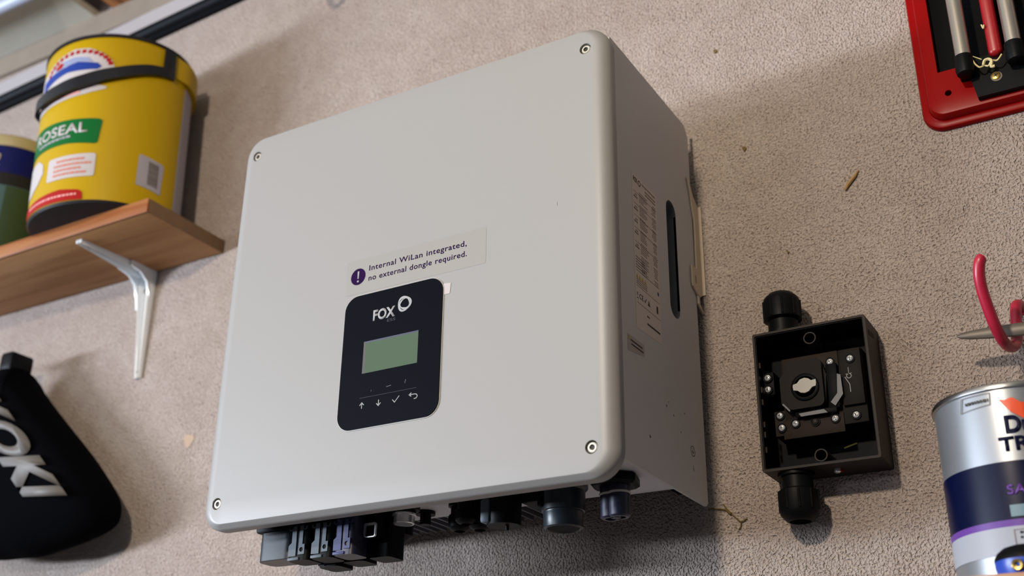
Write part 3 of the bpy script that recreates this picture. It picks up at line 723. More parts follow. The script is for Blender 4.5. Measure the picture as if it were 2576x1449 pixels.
# ================================================================ LEFT SHELF WITH BRACKET
sh = thing('wall_shelf', (-0.8, 0, 0.195), 'pine board shelf holding the yellow tub, top left', 'shelf')
obj('board', box(bmesh.new(), -1.35, -0.3910, -0.1165, -0.0008, 0.1950, 0.2110, 0.0015), M['shelf'], sh)
obj('front_edge', box(bmesh.new(), -1.35, -0.3905, -0.1185, -0.1163, 0.1945, 0.2112, 0.0006), M['shelf_edge'], sh, label='glossy orange front edge')
obj('end_grain', box(bmesh.new(), -0.3912, -0.3900, -0.1160, -0.0010, 0.1952, 0.2108, 0.0003), mat('end_grain', lin(104, 76, 50), 0.8, var=(90, .2)), sh, label='dark brown sawn end')
br = thing('shelf_bracket', (-0.505, 0, 0.195), 'white pressed steel bracket under the pine shelf', 'bracket')
def leg(bm, horizontal):
    L_ = 0.106 if horizontal else 0.134
    n = 12; rows = []
    for k in range(n + 1):
        s = 0.004 + (L_ - 0.004) * k / n; f = 1 - k / n
        w = 0.0045 + 0.0070 * f; h = 0.0030 + 0.0050 * f ** 1.2
        cx = -0.5065 - (0.0025 if horizontal else -0.0070) * (k / n)
        sec = [(-w, 0), (-w, h), (-w + 0.0020, h + 0.0016), (-w + 0.0042, h), (-w * 0.42, 0.0018), (w * 0.42, 0.0018), (w - 0.0042, h), (w - 0.0020, h + 0.0016), (w, h), (w, 0)]
        if horizontal: rows.append([bm.verts.new((cx + a, -s, 0.1949 - b)) for a, b in sec])
        else: rows.append([bm.verts.new((cx + a, -0.0006 - b, 0.195 - s)) for a, b in sec])
    for A_, B_ in zip(rows, rows[1:]):
        for k in range(len(A_) - 1): bm.faces.new((A_[k], A_[k + 1], B_[k + 1], B_[k]))
        bm.faces.new((A_[-1], A_[0], B_[0], B_[-1]))
    bm.faces.new(rows[0]); bm.faces.new(rows[-1]); return bm
hl = obj('arm', leg(bmesh.new(), True), M['enamel'], br, ang=60)
vl = obj('arm', leg(bmesh.new(), False), M['enamel'], br, ang=60)
bm = bmesh.new()
for s in (-1, 1):   # inner gusset curves that join both arms
    q = flat(bmesh.new(), [(-0.0005, 0.1948), (-0.0400, 0.1948), (-0.0400, 0.1885), (-0.0240, 0.1855), (-0.0140, 0.1780), (-0.0080, 0.1620), (-0.0055, 0.1480), (-0.0005, 0.1480)])
    thick(q, 0.0030); merge(bm, place(q, on_side(-0.5065 + s * 0.0098 - 0.0015)))
obj('gusset', bm, M['enamel'], br, ang=50)
for p, ax in (((-0.5075, -0.0170, 0.1932), (0, 0, -1)), ((-0.5065, -0.0030, 0.1720), (0, -1, 0)), ((-0.5090, -0.0900, 0.1938), (0, 0, -1)), ((-0.4998, -0.0022, 0.0680), (0, -1, 0))):
    obj('bracket_screw', lathe(bmesh.new(), p, ax, [(0, 0.0028), (0.0016, 0.0026), (0.0022, 0.0012)], 14), M['spike'], br)

# ================================================================ YELLOW TUB
ZT0, ZT1 = 0.2112, 0.430
def tub_pt(th, z, off=0.0):
    t = (z - ZT0) / (ZT1 - ZT0)
    cx, cy, a, b = -0.504 - .014 * t, -0.080 - .002 * t, 0.0905 + .0025 * t + off, 0.076 + .003 * t + off
    a_ = math.radians(th); return Vector((cx + a * math.cos(a_), cy + b * math.sin(a_), z))
tub = thing('plastic_tub', (-0.504, -0.080, ZT0), 'large bright yellow plastic tub with black handle and green label on the pine shelf', 'tub')
def ringmesh(prof, n=72, cap0=True, cap1=True):
    bm = bmesh.new(); rings = []
    for z, off in prof: rings.append([bm.verts.new(tub_pt(360 * k / n, z, off)) for k in range(n)])
    for A_, B_ in zip(rings, rings[1:]):
        for k in range(n): bm.faces.new((A_[k], A_[(k + 1) % n], B_[(k + 1) % n], B_[k]))
    if cap0: bm.faces.new(rings[0])
    if cap1: bm.faces.new(rings[-1])
    return bm
obj('tub_body', ringmesh([(ZT0 + .0030, -.0002), (0.25, 0), (0.30, 0), (0.35, 0), (0.40, 0), (ZT1 - .002, 0), (ZT1, -.001)]), M['yellow'], tub)
obj('tub_base', ringmesh([(ZT0, -.006), (ZT0 + .0002, -.002), (ZT0 + .0032, -.0002)]), M['tubbase'], tub, label='black underside')
obj('lid', ringmesh([(ZT1 - .0005, -.001), (ZT1 - .0002, .0012), (ZT1 + .0035, .0012), (ZT1 + .0045, -.004)]), M['tubbase'], tub, label='dark lid')
bm = bmesh.new(); n = 40; A_ = []; B_ = []; C_ = []; D_ = []
for k in range(n + 1):
    th = 0 + 190 * k / n; f = min(1, k / 3)
    A_.append(bm.verts.new(tub_pt(th, 0.3985, .0002))); B_.append(bm.verts.new(tub_pt(th, 0.3985, .0050 * f + .0003))); C_.append(bm.verts.new(tub_pt(th, ZT1 - .003, .0050 * f + .0003))); D_.append(bm.verts.new(tub_pt(th, ZT1 - .0005, .0002)))
for k in range(n):
    for P, Q in ((A_, B_), (B_, C_), (C_, D_)): bm.faces.new((P[k], P[k + 1], Q[k + 1], Q[k]))
obj('rim_skirt', bm, M['yellow'], tub)
# printed patches: 2-D in (degrees, metres), wrapped round the tub
def wrap(bm, off, t=0.0003):
    cut_grid(bm, 4.0); cut_grid(bm, 0.05, 1)
    thick(bm, 1.0)
    return place(bm, lambda a, b, c: tub_pt(a, b, off + (t if c > .5 else 0)))
def patch(name, outer, m, off=0.0002, holes=(), parent=tub, label=None):
    return obj(name, wrap(flat(bmesh.new(), outer, holes), off), m, parent, ang=50, label=label)
def prr(a0, a1, z0, z1, ra, rz, n=5):
    return [(a0 + (p[0]) * (a1 - a0), z0 + p[1] * (z1 - z0)) for p in rrect(0, 1, 0, 1, 0.0001)] if ra == 0 else \
        [(x * ra / rz, y) for x, y in rrect(a0 * rz / ra, a1 * rz / ra, z0, z1, rz, n)]
def ttext(s, a0, a1, z, h, m, parent, off, bold=0.0, slope=0.0, name='lettering'):
    bm = text2d(s, a0, a1, 0, h, bold)
    for v in bm.verts: v.co.y += z + (v.co.x - a0) * slope
    return obj(name, wrap(bm, off, .0002), m, parent, smooth=False)
gl = patch('brand_label', [(-140, 0.2890), (-112, 0.2900), (-80, 0.2885), (-58, 0.2850), (-55.5, 0.2865), (-53.5, 0.3150), (-56, 0.3175), (-80, 0.3200), (-112, 0.3235), (-140, 0.3235)], M['green'], label='green label with white capitals')
ttext('ROSEAL', -118, -64, 0.3035, 0.0125, M['lwhite'], gl, .0006, 0.02, -0.00005)
bm = bmesh.new()
def tdash(bm, a0, a1, z, h, r_=random.Random(5), slope=0.0):
    a = a0
    while a < a1 - 1:
        w = min(r_.uniform(1.2, 4.0), a1 - a); flat(bm, [(a, z), (a + w, z), (a + w, z + h), (a, z + h)]); a += w + 0.8
tdash(bm, -112, -76, 0.2960, 0.0028); obj('small_print', wrap(bm, .0006, .0002), M['lgrey'], gl, smooth=False)
wl_ = patch('text_label', prr(-95.5, -55.5, 0.2435, 0.2725, 2.4, 0.0025), M['lwhite'], label='white label with lines of red print')
for z, a1, mm in ((0.2650, -63, 'lbrown'), (0.2592, -58, 'lbrown'), (0.2535, -65, 'lbrown'), (0.2478, -61, 'lred')):
    bm = bmesh.new(); tdash(bm, -87 if z > .26 else -89, a1, z, 0.0026); obj('small_print', wrap(bm, .0006, .0002), M['lbrown'], wl_, smooth=False)
bar = patch('barcode_label', [(-24.5, 0.2400), (-2.5, 0.2365), (-1.0, 0.2735), (-2.8, 0.2755), (-22.5, 0.2790), (-24.0, 0.2770)], M['lgrey'], label='pale barcode label')
bm = bmesh.new(); r_ = random.Random(9); z = 0.2440
while z < 0.2730:
    h = r_.uniform(0.0004, 0.0011); flat(bm, [(-15.5, z), (-6.2, z - .001), (-6.2, z + h - .001), (-15.5, z + h)]); z += h + r_.uniform(0.0003, 0.0007)
obj('barcode', wrap(bm, .0006, .0002), M['textg'], bar, smooth=False)
rd = patch('red_banner', [(-150, 0.2145), (-100, 0.2150), (-63, 0.2146), (-62, 0.2160), (-63, 0.2240), (-66, 0.2270), (-81, 0.2300), (-100, 0.2285), (-122, 0.2270), (-150, 0.2265)], M['lred'], label='red banner with tiny white print')
bm = bmesh.new(); tdash(bm, -118, -67, 0.2205, 0.0022); obj('small_print', wrap(bm, .0006, .0002), M['lpink'], rd, smooth=False)
patch('white_drop', [(-140, 0.2400), (-120, 0.2390), (-108, 0.2480), (-101.5, 0.2600), (-103, 0.2720), (-110, 0.2800), (-140, 0.2800)], M['lwhite'], label='white drop shape')
# emblem: white disc with blue scene, red arc of letters and a red slanted banner under the handle
em = patch('emblem', [(-150, 0.3500), (-114, 0.3480), (-90, 0.3490), (-70, 0.3520), (-55, 0.3570), (-53, 0.3600), (-62, 0.3640), (-52, 0.3760), (-48.5, 0.3830), (-51.5, 0.3960), (-59, 0.4070), (-70, 0.4150), (-83, 0.4175), (-98, 0.4130), (-115, 0.4030), (-150, 0.4000)], M['lwhite'], label='round white emblem with blue and red print')
patch('blue_scene', [(-120, 0.3780), (-100, 0.3840), (-88, 0.3870), (-62, 0.3845), (-59, 0.3880), (-62, 0.3930), (-78, 0.3980), (-88, 0.3960), (-120, 0.3930)], M['lblue'], .0006, parent=em)
patch('pale_sky', [(-88, 0.3965), (-78, 0.3985), (-66, 0.3955), (-70, 0.4020), (-82, 0.4060), (-92, 0.4050), (-104, 0.4000), (-100, 0.3930), (-92, 0.3930)], M['lpale'], .0006, parent=em)
patch('red_figure', [(-100, 0.3960), (-94, 0.3970), (-92, 0.4020), (-96, 0.4050), (-101, 0.4010)], M['lred'], .0007, parent=em)
bm = bmesh.new(); cpx, cpz = -82.0, 0.3870
for k in range(15):
    a = math.radians(12 + k * 10.5)
    ra, rz_ = 30.0, 0.0255
    c_ = (cpx + ra * math.cos(a), cpz + rz_ * math.sin(a))
    flat(bm, [(c_[0] + u_ * 1.7 - w_ * math.cos(a) * 2.6, c_[1] + v_ * .0024 - 0 * w_) for u_, v_, w_ in ((-1, -1, 0), (1, -1, 0), (1, 1, 0), (-1, 1, 0))])
obj('arc_lettering', wrap(bm, .0007, .0002), M['lred'], em, smooth=False)
bm = bmesh.new()
for k in range(9): flat(bm, [(-97 + k * 4.4, 0.3695 + k * .0004), (-94.2 + k * 4.4, 0.3697 + k * .0004), (-94.2 + k * 4.4, 0.3745 + k * .0004), (-97 + k * 4.4, 0.3742 + k * .0004)])
obj('banner_lettering', wrap(bm, .0007, .0002), M['lred'], em, smooth=False)
bm = flat(bmesh.new(), [(-112, 0.3520), (-74, 0.3535), (-74, 0.3570), (-112, 0.3550)]); obj('pink_print', wrap(bm, .0007, .0002), M['lpink'], em, smooth=False)
patch('back_label', [(15, 0.2300), (80, 0.2300), (80, 0.3960), (16.5, 0.3960)], M['lgrey'], label='grey printed label on the far side')
# bail handle
def hz(th):     # strap height around the front
    pts = [(-8, 0.3965), (-25, 0.3895), (-46, 0.3770), (-70, 0.3660), (-92, 0.3600), (-110, 0.3590), (-130, 0.3640), (-150, 0.3740), (-172, 0.3900)]
    for (a, za), (b, zb_) in zip(pts, pts[1:]):
        if b <= th <= a: return za + (zb_ - za) * (a - th) / (a - b)
    return pts[-1][1]
bm = bmesh.new(); rows = []
for k in range(56):
    th = -1.5 - 173 * k / 55; z = hz(max(-172, min(-8, th))); f = math.sin(PI * k / 55); o_ = 0.0016 + 0.0035 * f; w = 0.0056 if True else 0
    w = 0.0058 + 0.0022 * f
    rows.append([bm.verts.new(tub_pt(th, z - w, o_)), bm.verts.new(tub_pt(th, z + w, o_)), bm.verts.new(tub_pt(th, z + w, o_ + .0026)), bm.verts.new(tub_pt(th, z - w, o_ + .0026))])
for P, Q in zip(rows, rows[1:]):
    for k in range(4): bm.faces.new((P[k], P[(k + 1) % 4], Q[(k + 1) % 4], Q[k]))
bm.faces.new(rows[0]); bm.faces.new(rows[-1])
hd = obj('handle', bm, M['handle'], tub, label='black plastic carrying handle')
for c in (-7, -172):
    bm = flat(bmesh.new(), [(c - 5.5, 0.3910), (c + 5.5, 0.3910), (c + 5.0, 0.4290), (c - 5.0, 0.4290)]); obj('handle_lug', wrap(bm, .0015, .0028), M['handle'], hd)

# ================================================================ GREEN TIN (far left on the shelf)
gt = thing('paint_tin', (-0.716, -0.066, 0.211), 'round teal and blue tin with cream lid, left of the yellow tub', 'tin')
gc = (-0.716, -0.066)
def gcyl(z0, z1, r, m, name, **k): return obj(name, lathe(bmesh.new(), (gc[0], gc[1], z0), (0, 0, 1), [(0, r), ((z1 - z0), r)], 56), m, gt, **k)
gcyl(0.2110, 0.3560, 0.0610, M['tinteal'], 'tin_body')
gcyl(0.3100, 0.3270, 0.0613, M['tubbase'], 'dark_band')
gcyl(0.3270, 0.3640, 0.0616, M['tinblue'], 'blue_band', label='dark blue band with white letters')
obj('lid', lathe(bmesh.new(), (gc[0], gc[1], 0.364), (0, 0, 1), [(0, 0.0625), (0.002, 0.0635), (0.014, 0.0635), (0.017, 0.060), (0.020, 0.050)], 56), M['lid'], gt, label='cream lid')
def gwrap(bm, r, t=.0003):
    cut_grid(bm, 5.0); thick(bm, 1.0)
    return place(bm, lambda a, b, c: (gc[0] + (r + (t if c > .5 else 0)) * math.cos(math.radians(a)), gc[1] + (r + (t if c > .5 else 0)) * math.sin(math.radians(a)), b))
obj('lettering', gwrap(text2d('OK!', -112, -50, 0.3350, 0.0170, 0.02), .0617), M['lwhite'], gt, smooth=False)
obj('cream_label', gwrap(flat(bmesh.new(), [(-110, 0.2140), (-46, 0.2140), (-46, 0.2450), (-110, 0.2450)]), .0611), M['tincream'], gt)
obj('dark_patch', gwrap(flat(bmesh.new(), circle(-66, 0.2500, 20, 24, 0.0120)), .0613), M['tubbase'], gt)
obj('green_strip', gwrap(flat(bmesh.new(), [(-38, 0.2120), (10, 0.2120), (10, 0.3090), (-38, 0.3090)]), .0611), M['tingreen'], gt)

# ================================================================ TOOL BAG, lower left
bag = thing('dust_bag', (-0.60, 0, -0.14), 'black cloth dust bag with pale capitals hanging on the wall, lower left', 'bag')
OUT = [(-0.6600, 0.0880), (-0.6480, 0.0845), (-0.6390, 0.0740), (-0.6020, 0.0400), (-0.5615, 0.0047), (-0.5270, -0.0250), (-0.4968, -0.0535), (-0.4720, -0.0790), (-0.4592, -0.0960), (-0.4565, -0.1150), (-0.4720, -0.1260), (-0.5016, -0.1335), (-0.5340, -0.1390), (-0.5663, -0.1430), (-0.5921, -0.1420), (-0.6400, -0.1400), (-0.6900, -0.1300), (-0.7300, -0.1000), (-0.7400, -0.0500), (-0.7250, 0.0100), (-0.7000, 0.0600), (-0.6780, 0.0860)]
op = smooth_path([(p[0], 0, p[1]) for p in OUT + [OUT[0]]], 4)[:-1]
bm = bmesh.new(); cxb, czb = -0.600, -0.040; rings = []
for j in range(-7, 8):
    a = j / 7 * PI / 2 * 0.985; sc_ = math.cos(a) ** 0.45; yy = -0.045 - 0.038 * math.sin(a)
    rings.append([bm.verts.new((cxb + (p.x - cxb) * sc_, yy, czb + (p.z - czb) * sc_)) for p in op])
n = len(op)
for P, Q in zip(rings, rings[1:]):
    for k in range(n): bm.faces.new((P[k], P[(k + 1) % n], Q[(k + 1) % n], Q[k]))
bm.faces.new(rings[0]); bm.faces.new(rings[-1])
obj('bag_body', bm, M['cloth'], bag, ang=60)
bm = bmesh.new(); box(bm, -0.672, -0.650, -0.062, -0.030, 0.080, 0.104, 0.004); obj('strap_clip', bm, M['black'], bag)
# letters run down along the bag; frame measured on the front face
YB = -0.0840
def bagfn(a, b, c):   # a along the word (down-right), b across (to the right)
    return (-0.5218 + (a - 0.965) * 0.1234 + (b - 0.5) * 0.0610, YB - c, -0.0879 - (a - 0.965) * 0.1110 - (b - 0.5) * 0.0060)
bm = text2d('HiKOKI', -0.72, 1.0, 0, 1.0, 0.055)
thick(bm, 0.0005); obj('lettering', place(bm, bagfn), M['print_grey'], bag, smooth=False, label='pale grey bold capitals')
bm = flat(bmesh.new(), [(-0.6560, 0.0640), (-0.6440, 0.0600), (-0.6470, 0.0510), (-0.6550, 0.0500)]); thick(bm, .0006); obj('small_emblem', place(bm, on_front(-0.0620)), M['print_grey'], bag)

# ================================================================ RED FOOT PUMP, upper right
fp = thing('foot_pump', (0.45, 0, 0.12), 'red pressed-steel foot pump with two steel cylinders, upper right corner', 'pump')
PX0, PX1, PZ0, PZ1 = 0.3850, 0.5300, 0.1180, 0.4200
bm = bmesh.new(); loops = []
for ins, y in ((0, -0.0005), (0.0, -0.0030), (0.0010, -0.0048), (0.0030, -0.0055), (0.0050, -0.0055), (0.0060, -0.0062), (0.0072, -0.0125), (0.0080, -0.0138), (0.0095, -0.0142)):
    pts = rrect(PX0 + ins, PX1 - ins, PZ0 + ins, PZ1 - ins, 0.0170 - ins * .6, 8); loops.append([bm.verts.new((p[0], y, p[1])) for p in pts])
for P, Q in zip(loops, loops[1:]):
    for k in range(len(P)): bm.faces.new((P[k], P[(k + 1) % len(P)], Q[(k + 1) % len(Q)], Q[k]))
bm.faces.new(loops[0])
n = len(loops[-1]); edges = [bm.edges.get((loops[-1][k], loops[-1][(k + 1) % n])) for k in range(n)]
well = [(0.4030, 0.1650), (0.5200, 0.1650), (0.5200, 0.4050), (0.4030, 0.4050)]
wv = [bm.verts.new((p[0], -0.0142, p[1])) for p in well]; edges += [bm.edges.new((wv[k], wv[(k + 1) % 4])) for k in range(4)]
hv = [bm.verts.new((p[0], -0.0142, p[1])) for p in circle(0.4087, 0.1438, 0.0027, 20)]; edges += [bm.edges.new((hv[k], hv[(k + 1) % 20])) for k in range(20)]
bmesh.ops.triangle_fill(bm, use_beauty=True, edges=edges)
for L_ in (wv, hv):
    d = [bm.verts.new(v.co + Vector((0, 0.010, 0))) for v in L_]
    for k in range(len(L_)): bm.faces.new((L_[k], L_[(k + 1) % len(L_)], d[(k + 1) % len(L_)], d[k]))
pb = obj('base_plate', bm, M['red'], fp, ang=40)
bm = bmesh.new(); box(bm, 0.4032, 0.5198, -0.0060, -0.0045, 0.1652, 0.4048); box(bm, 0.4058, 0.4116, -0.0060, -0.0045, 0.1400, 0.1480)
obj('dark_recess', bm, M['dark'], fp)
obj('foot_bracket', prism([(0.4200, 0.1500), (0.4273, 0.1489), (0.4305, 0.1292), (0.5000, 0.1290), (0.5000, 0.1650), (0.4200, 0.1650)], on_front(-0.0142), 0.0060), M['black'], fp)
for x in (0.4260, 0.4636):
    c = obj('cylinder', lathe(bmesh.new(), (x, -0.0290, 0.1600), (0, 0, 1), [(0, 0.0060), (0.21, 0.0062)], 32), M['tube'], fp, label='brushed steel pump cylinder')
    obj('end_cap', lathe(bmesh.new(), (x, -0.0290, 0.1635), (0, 0, -1), [(0, 0.0064), (0.0005, 0.0072), (0.0130, 0.0075), (0.0165, 0.0066), (0.0170, 0.0050)], 32), M['black'], c, label='black end cap')
obj('pedal_rod', box(bmesh.new(), 0.4440, 0.4545, -0.0260, -0.0145, 0.1610, 0.3800, 0.0040, 3), M['redrod'], fp, label='red rounded bar between the cylinders')
s = obj('bracket_screw', lathe(bmesh.new(), (0.4462, -0.0202, 0.1440), (0, -1, 0), [(0, 0.0036), (0.0006, 0.0034), (0.0011, 0.0022)], 28), M['brass'], fp, label='dull brass cross-head screw')
obj('screw_washer', lathe(bmesh.new(), (0.4465, -0.0200, 0.1434), (0, -1, 0), [(0, 0.0043), (0.0004, 0.0043), (0.0004, 0.0037)], 28), M['spike'], fp)
bm = bmesh.new()
for a in (0.5, 0.5 + PI / 2): q = stroke(bmesh.new(), [(0.4462 - .0018 * math.cos(a), 0.1440 - .0018 * math.sin(a)), (0.4462 + .0018 * math.cos(a), 0.1440 + .0018 * math.sin(a))], .0007); thick(q, .0002); merge(bm, place(q, on_front(-0.0213)))
obj('cross_slot', bm, M['hexhole'], fp, smooth=False)
tag(obj('straw_tangle', tube(tube(tube(bmesh.new(), smooth_path([(0.4318, -0.0300, 0.1600), (0.4335, -0.0310, 0.1535), (0.4365, -0.0300, 0.1495), (0.4400, -0.0290, 0.1505), (0.4430, -0.0295, 0.1490), (0.4460, -0.0300, 0.1525), (0.4500, -0.0300, 0.1515), (0.4540, -0.0305, 0.1555)]), 0.0007, 6),
    smooth_path([(0.4395, -0.0300, 0.1505), (0.4410, -0.0310, 0.1535), (0.4440, -0.0310, 0.1540), (0.4460, -0.0310, 0.1515), (0.4450, -0.0300, 0.1475), (0.4475, -0.0300, 0.1470)]), 0.0012, 6),
    [(0.4305, -0.0300, 0.1630), (0.4390, -0.0300, 0.1560)], 0.0004, 5), M['straw']), 'tangle of yellowish straw caught between the pump end caps', 'straw')
for pts, nm in (([(0.4655, -0.0358, 0.2075), (0.4670, -0.0362, 0.2030), (0.4690, -0.0356, 0.1990)], 'straw stalk lying on the right pump cylinder'), ([(0.4430, -0.0265, 0.1900), (0.4440, -0.0268, 0.1860), (0.4448, -0.0268, 0.1890)], 'forked straw stalk on the edge of the red bar')):
    tag(obj('straw_stalk', tube(bmesh.new(), smooth_path(pts), 0.0006, 6), M['straw']), nm, 'straw')

# ================================================================ RED HOOKS AND THE SPIKE
def hook(label, dx, dy, dz):
    o = thing('wall_hook', (0.43 + dx, 0 + dy, -0.046 + dz), label, 'hook')
    pts = [(0.4330, -0.0010, -0.0450), (0.4320, -0.0080, -0.0445), (0.4305, -0.0140, -0.0480), (0.4295, -0.0170, -0.0570), (0.4285, -0.0190, -0.0700), (0.4270, -0.0240, -0.0800), (0.4240, -0.0350, -0.0855), (0.4215, -0.0480, -0.0845), (0.4195, -0.0590, -0.0770), (0.4180, -0.0660, -0.0670), (0.4168, -0.0720, -0.0560), (0.4170, -0.0770, -0.0460), (0.4190, -0.0800, -0.0370), (0.4215, -0.0790, -0.0335)]
    pts = [(a + dx, b + dy, c + dz) for a, b, c in pts]
    sp_ = smooth_path(pts, 6); rad = [0.0040] * (len(sp_) - 3) + [0.0038, 0.0031, 0.0018]
    obj('hook_arm', tube(bmesh.new(), sp_, 0.004, 16, rad), M['redhook'], o)
    obj('wall_plate', lathe(bmesh.new(), (0.4330 + dx, -0.0002, -0.0450 + dz), (0, -1, 0), [(0, 0.0052), (0.0014, 0.0050), (0.0018, 0.004)], 20), M['redhook'], o)
    return o
hook('red vinyl-coated hook sticking out of the wall above the paint can', 0, 0, 0)
hook('red coated hook on the wall at the top edge, left of centre', -0.6665, 0, 0.5760)
bm = bmesh.new(); rows = []
for x, w, h in ((0.3895, 0.0004, 0.0006), (0.3925, 0.0012, 0.0022), (0.3990, 0.0018, 0.0034), (0.4120, 0.0022, 0.0044), (0.4300, 0.0026, 0.0050), (0.4800, 0.0028, 0.0055), (0.5600, 0.0028, 0.0058)):
    zc = -0.0705 - (x - 0.39) * 0.06
    rows.append([bm.verts.new((x, -0.0330 + w * math.cos(a), zc + h * math.sin(a))) for a in [2 * PI * k / 12 for k in range(12)]])
for P, Q in zip(rows, rows[1:]):
    for k in range(12): bm.faces.new((P[k], P[(k + 1) % 12], Q[(k + 1) % 12], Q[k]))
bm.faces.new(rows[0]); bm.faces.new(rows[-1])
tag(obj('metal_spike', bm, M['spike']), 'pointed dull grey metal spike lying in the red hook at right', 'tool')

# ================================================================ PAINT CAN ON ITS SHELF
s2 = thing('small_shelf', (0.45, 0, -0.262), 'brown wooden shelf under the silver paint can, lower right corner', 'shelf')
obj('board', box(bmesh.new(), 0.3500, 0.6200, -0.1350, -0.0008, -0.2760, -0.2590, 0.001), M['shelf2'], s2)
cn = thing('paint_can', (0.42, -0.052, -0.259), 'silver paint can with navy band and purple stripe, lower right corner', 'can')
CC = (0.42, -0.052); CR = 0.0500
def cyl(z0, z1, r, m, name, **k): return obj(name, lathe(bmesh.new(), (CC[0], CC[1], z0), (0, 0, 1), [(0, r), (z1 - z0, r)], 96), m, cn, **k)
cyl(-0.2590, -0.1350, CR - .0004, M['can'], 'can_body')
cyl(-0.2210, -0.1845, CR, M['cannavy'], 'navy_band', label='navy blue printed band')
cyl(-0.2252, -0.2210, CR, M['canpurple'], 'purple_stripe')
cyl(-0.2420, -0.2252, CR, M['canwhite'], 'white_band')
obj('rim', lathe(bmesh.new(), (CC[0], CC[1], -0.1372), (0, 0, 1), [(0, CR), (0.0006, CR + .0012), (0.0028, CR + .0014), (0.0042, CR + .0006), (0.0044, CR - .003), (0.0020, CR - .005), (0.0015, 0.012)], 96), M['canlid'], cn)
obj('base_rim', lathe(bmesh.new(), (CC[0], CC[1], -0.2590), (0, 0, 1), [(0, CR - .001), (0.0004, CR + .0008), (0.0030, CR + .0008), (0.0034, CR - .001)], 96), M['canlid'], cn)
def cwrap(bm, off=.0002, t=.0002):
    cut_grid(bm, 4.0); thick(bm, 1.0)
    def f(a, b, c):
        r = CR + off + (t if c > .5 else 0); q = math.radians(a); return (CC[0] + r * math.cos(q), CC[1] + r * math.sin(q), b)
    return place(bm, f)
obj('lettering', cwrap(text2d('Dulux', -89.5, -50, -0.1662, 0.0105, 0.04)), M['cannavytext'], cn, smooth=False, label='navy capitals')
obj('lettering', cwrap(text2d('TRADE', -95.5, -43, -0.1778, 0.0086, 0.03)), M['cannavytext'], cn, smooth=False)
obj('lettering', cwrap(text2d('SATINWOOD', -95.0, -25, -0.2055, 0.0058, 0.02), .0004), M['canpurple'], cn, smooth=False)
obj('flame_print', cwrap(flat(bmesh.new(), [(-91, -0.1440), (-87, -0.1450), (-82, -0.1435), (-76, -0.1475), (-68, -0.1455), (-58, -0.1480), (-60, -0.1560), (-68, -0.1590), (-76, -0.1580), (-84, -0.1530)])), M['flame'], cn, label='orange brush stroke print')
obj('teal_box', cwrap(flat(bmesh.new(), [(-95, -0.2195), (-60, -0.2195), (-60, -0.2122), (-95, -0.2122)]), .0004), M['canteal'], cn)
bm = bmesh.new()
def cdash(a0, a1, z, h):
    a = a0; r_ = random.Random(int(-z * 1e5))
    while a < a1 - .5:
        w = min(r_.uniform(.8, 2.6), a1 - a); flat(bm, [(a, z), (a + w, z), (a + w, z + h), (a, z + h)]); a += w + .7
cdash(-91, -66, -0.2300, .0012); cdash(-91, -70, -0.2330, .0012)
obj('small_print', cwrap(bm, .0004), M['cannavytext'], cn, smooth=False)
bm = flat(bmesh.new(), [(-95.5, -0.2400), (-60, -0.2400), (-60, -0.2270), (-95.5, -0.2270)], [[(-94.8, -0.2394), (-60.7, -0.2394), (-60.7, -0.2276), (-94.8, -0.2276)]])
obj('print_frame', cwrap(bm, .0004), M['lgrey'], cn, smooth=False)
bm = flat(bmesh.new(), [(-121, -0.1482), (-97, -0.1464), (-96, -0.1385), (-119, -0.1385)], [[(-120.4, -0.1479), (-97.5, -0.1461), (-96.6, -0.1388), (-118.4, -0.1388)]])
obj('print_frame', cwrap(bm, .0004), M['textg'], cn, smooth=False)
bm = bmesh.new(); cdash(-116, -98, -0.1440, .0018)
obj('small_print', cwrap(bm, .0004), M['text'], cn, smooth=False)
tag(obj('paint_brush_stub', tube(bmesh.new(), [(0.3900, -0.0560, -0.1310), (0.3985, -0.0560, -0.1315), (0.4040, -0.0560, -0.1318)], 0.0022, 10, [0.0018, 0.0023, 0.0015]), M['spike']), 'small dark brown stub lying on the paint can rim', 'debris')
tag(obj('dried_paint_chip', box(bmesh.new(), 0.3755, 0.3800, -0.0640, -0.0600, -0.1328, -0.1300, 0.0008), M['dark']), 'tiny black chip on the left rim of the paint can', 'debris')

bt = thing('plastic_flask', (0.425, -0.1180, -0.259), 'blue plastic flask with black domed cap and brass ring, in front of the paint can', 'flask')
obj('flask_body', lathe(bmesh.new(), (0.4220, -0.1180, -0.2590), (0, 0, 1), [(0, 0.0165), (0.0050, 0.0178), (0.0085, 0.0178)], 40), M['bluetool'], bt)
obj('cap', lathe(bmesh.new(), (0.4220, -0.1180, -0.2505), (0, 0, 1), [(0, 0.0180), (0.0020, 0.0178), (0.0050, 0.0160), (0.0078, 0.0125), (0.0095, 0.0070), (0.0100, 0.001)], 40), M['black'], bt, label='black domed cap')
obj('brass_ring', lathe(bmesh.new(), (0.4190, -0.1345, -0.2550), (0, -1, 0), [(0, 0.0034), (0.0018, 0.0034), (0.0022, 0.0028), (0.0020, 0.0016), (0.0005, 0.0014)], 24), M['brass'], bt, label='brass ring')

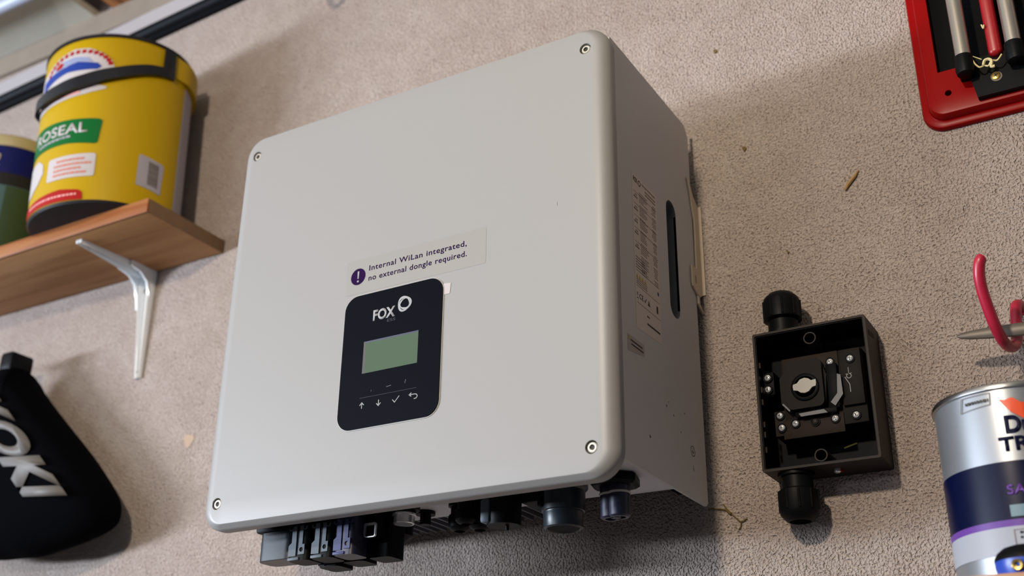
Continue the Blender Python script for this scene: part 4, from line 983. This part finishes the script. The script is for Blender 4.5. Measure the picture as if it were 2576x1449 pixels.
# ================================================================ BITS STUCK TO THE WALL
bm = flat(bmesh.new(), blob(-0.4076, -0.0249, 0.0070, 0.0075, 0.5, 0.18, 20)); thick(bm, 0.0004)
tag(obj('wall_stain', place(bm, on_front(-0.0001)), mat('brown_stain', lin(166, 142, 122), 0.9, bump=(400, .5, .001))), 'faint brown spot on the wall between the black bag and the inverter', 'stain')
tag(obj('wood_splinter', tube(bmesh.new(), [(0.3155, -0.0014, 0.0860), (0.3185, -0.0018, 0.0905), (0.3250, -0.0018, 0.0970), (0.3285, -0.0012, 0.1020)], 0.001, 7, [0.0008, 0.0016, 0.0013, 0.0003]), M['splinter']),
    'thin tan wood splinter stuck to the bare wall right of the inverter', 'splinter')
for (x, z, r, lab) in ((0.2119, 0.2621, 0.0017, 'brown leaf crumb on the wall above the inverter, top right'), (0.2323, 0.1508, 0.0018, 'dark leaf crumb on the wall beside the inverter upper side'), (0.2627, 0.0417, 0.0010, 'tiny dark crumb on the wall above the isolator')):
    bm = flat(bmesh.new(), blob(x, z, r, r * 1.3, 0.4, 0.12, 14)); thick(bm, 0.0010); tag(obj('leaf_crumb', place(bm, on_front(-0.0001)), M['leaf']), lab, 'debris')
bm = tube(bmesh.new(), smooth_path([(0.1800, -0.0012, -0.1665), (0.1880, -0.0016, -0.1672), (0.1950, -0.0018, -0.1690), (0.2010, -0.0014, -0.1745), (0.2060, -0.0016, -0.1790), (0.2110, -0.0012, -0.1770)]), 0.0005, 6)
tube(bm, smooth_path([(0.1950, -0.0018, -0.1690), (0.1940, -0.0020, -0.1660), (0.1925, -0.0014, -0.1640)]), 0.0006, 6)
tube(bm, smooth_path([(0.2060, -0.0016, -0.1790), (0.2055, -0.0014, -0.1830), (0.2035, -0.0012, -0.1850)]), 0.0004, 6)
tube(bm, [(0.1945, -0.0016, -0.1680), (0.1985, -0.0018, -0.1722)], 0.0012, 6)
tag(obj('dried_tendril', bm, M['leaf']), 'thin brown branching tendril on the wall at the inverter bottom corner', 'debris')
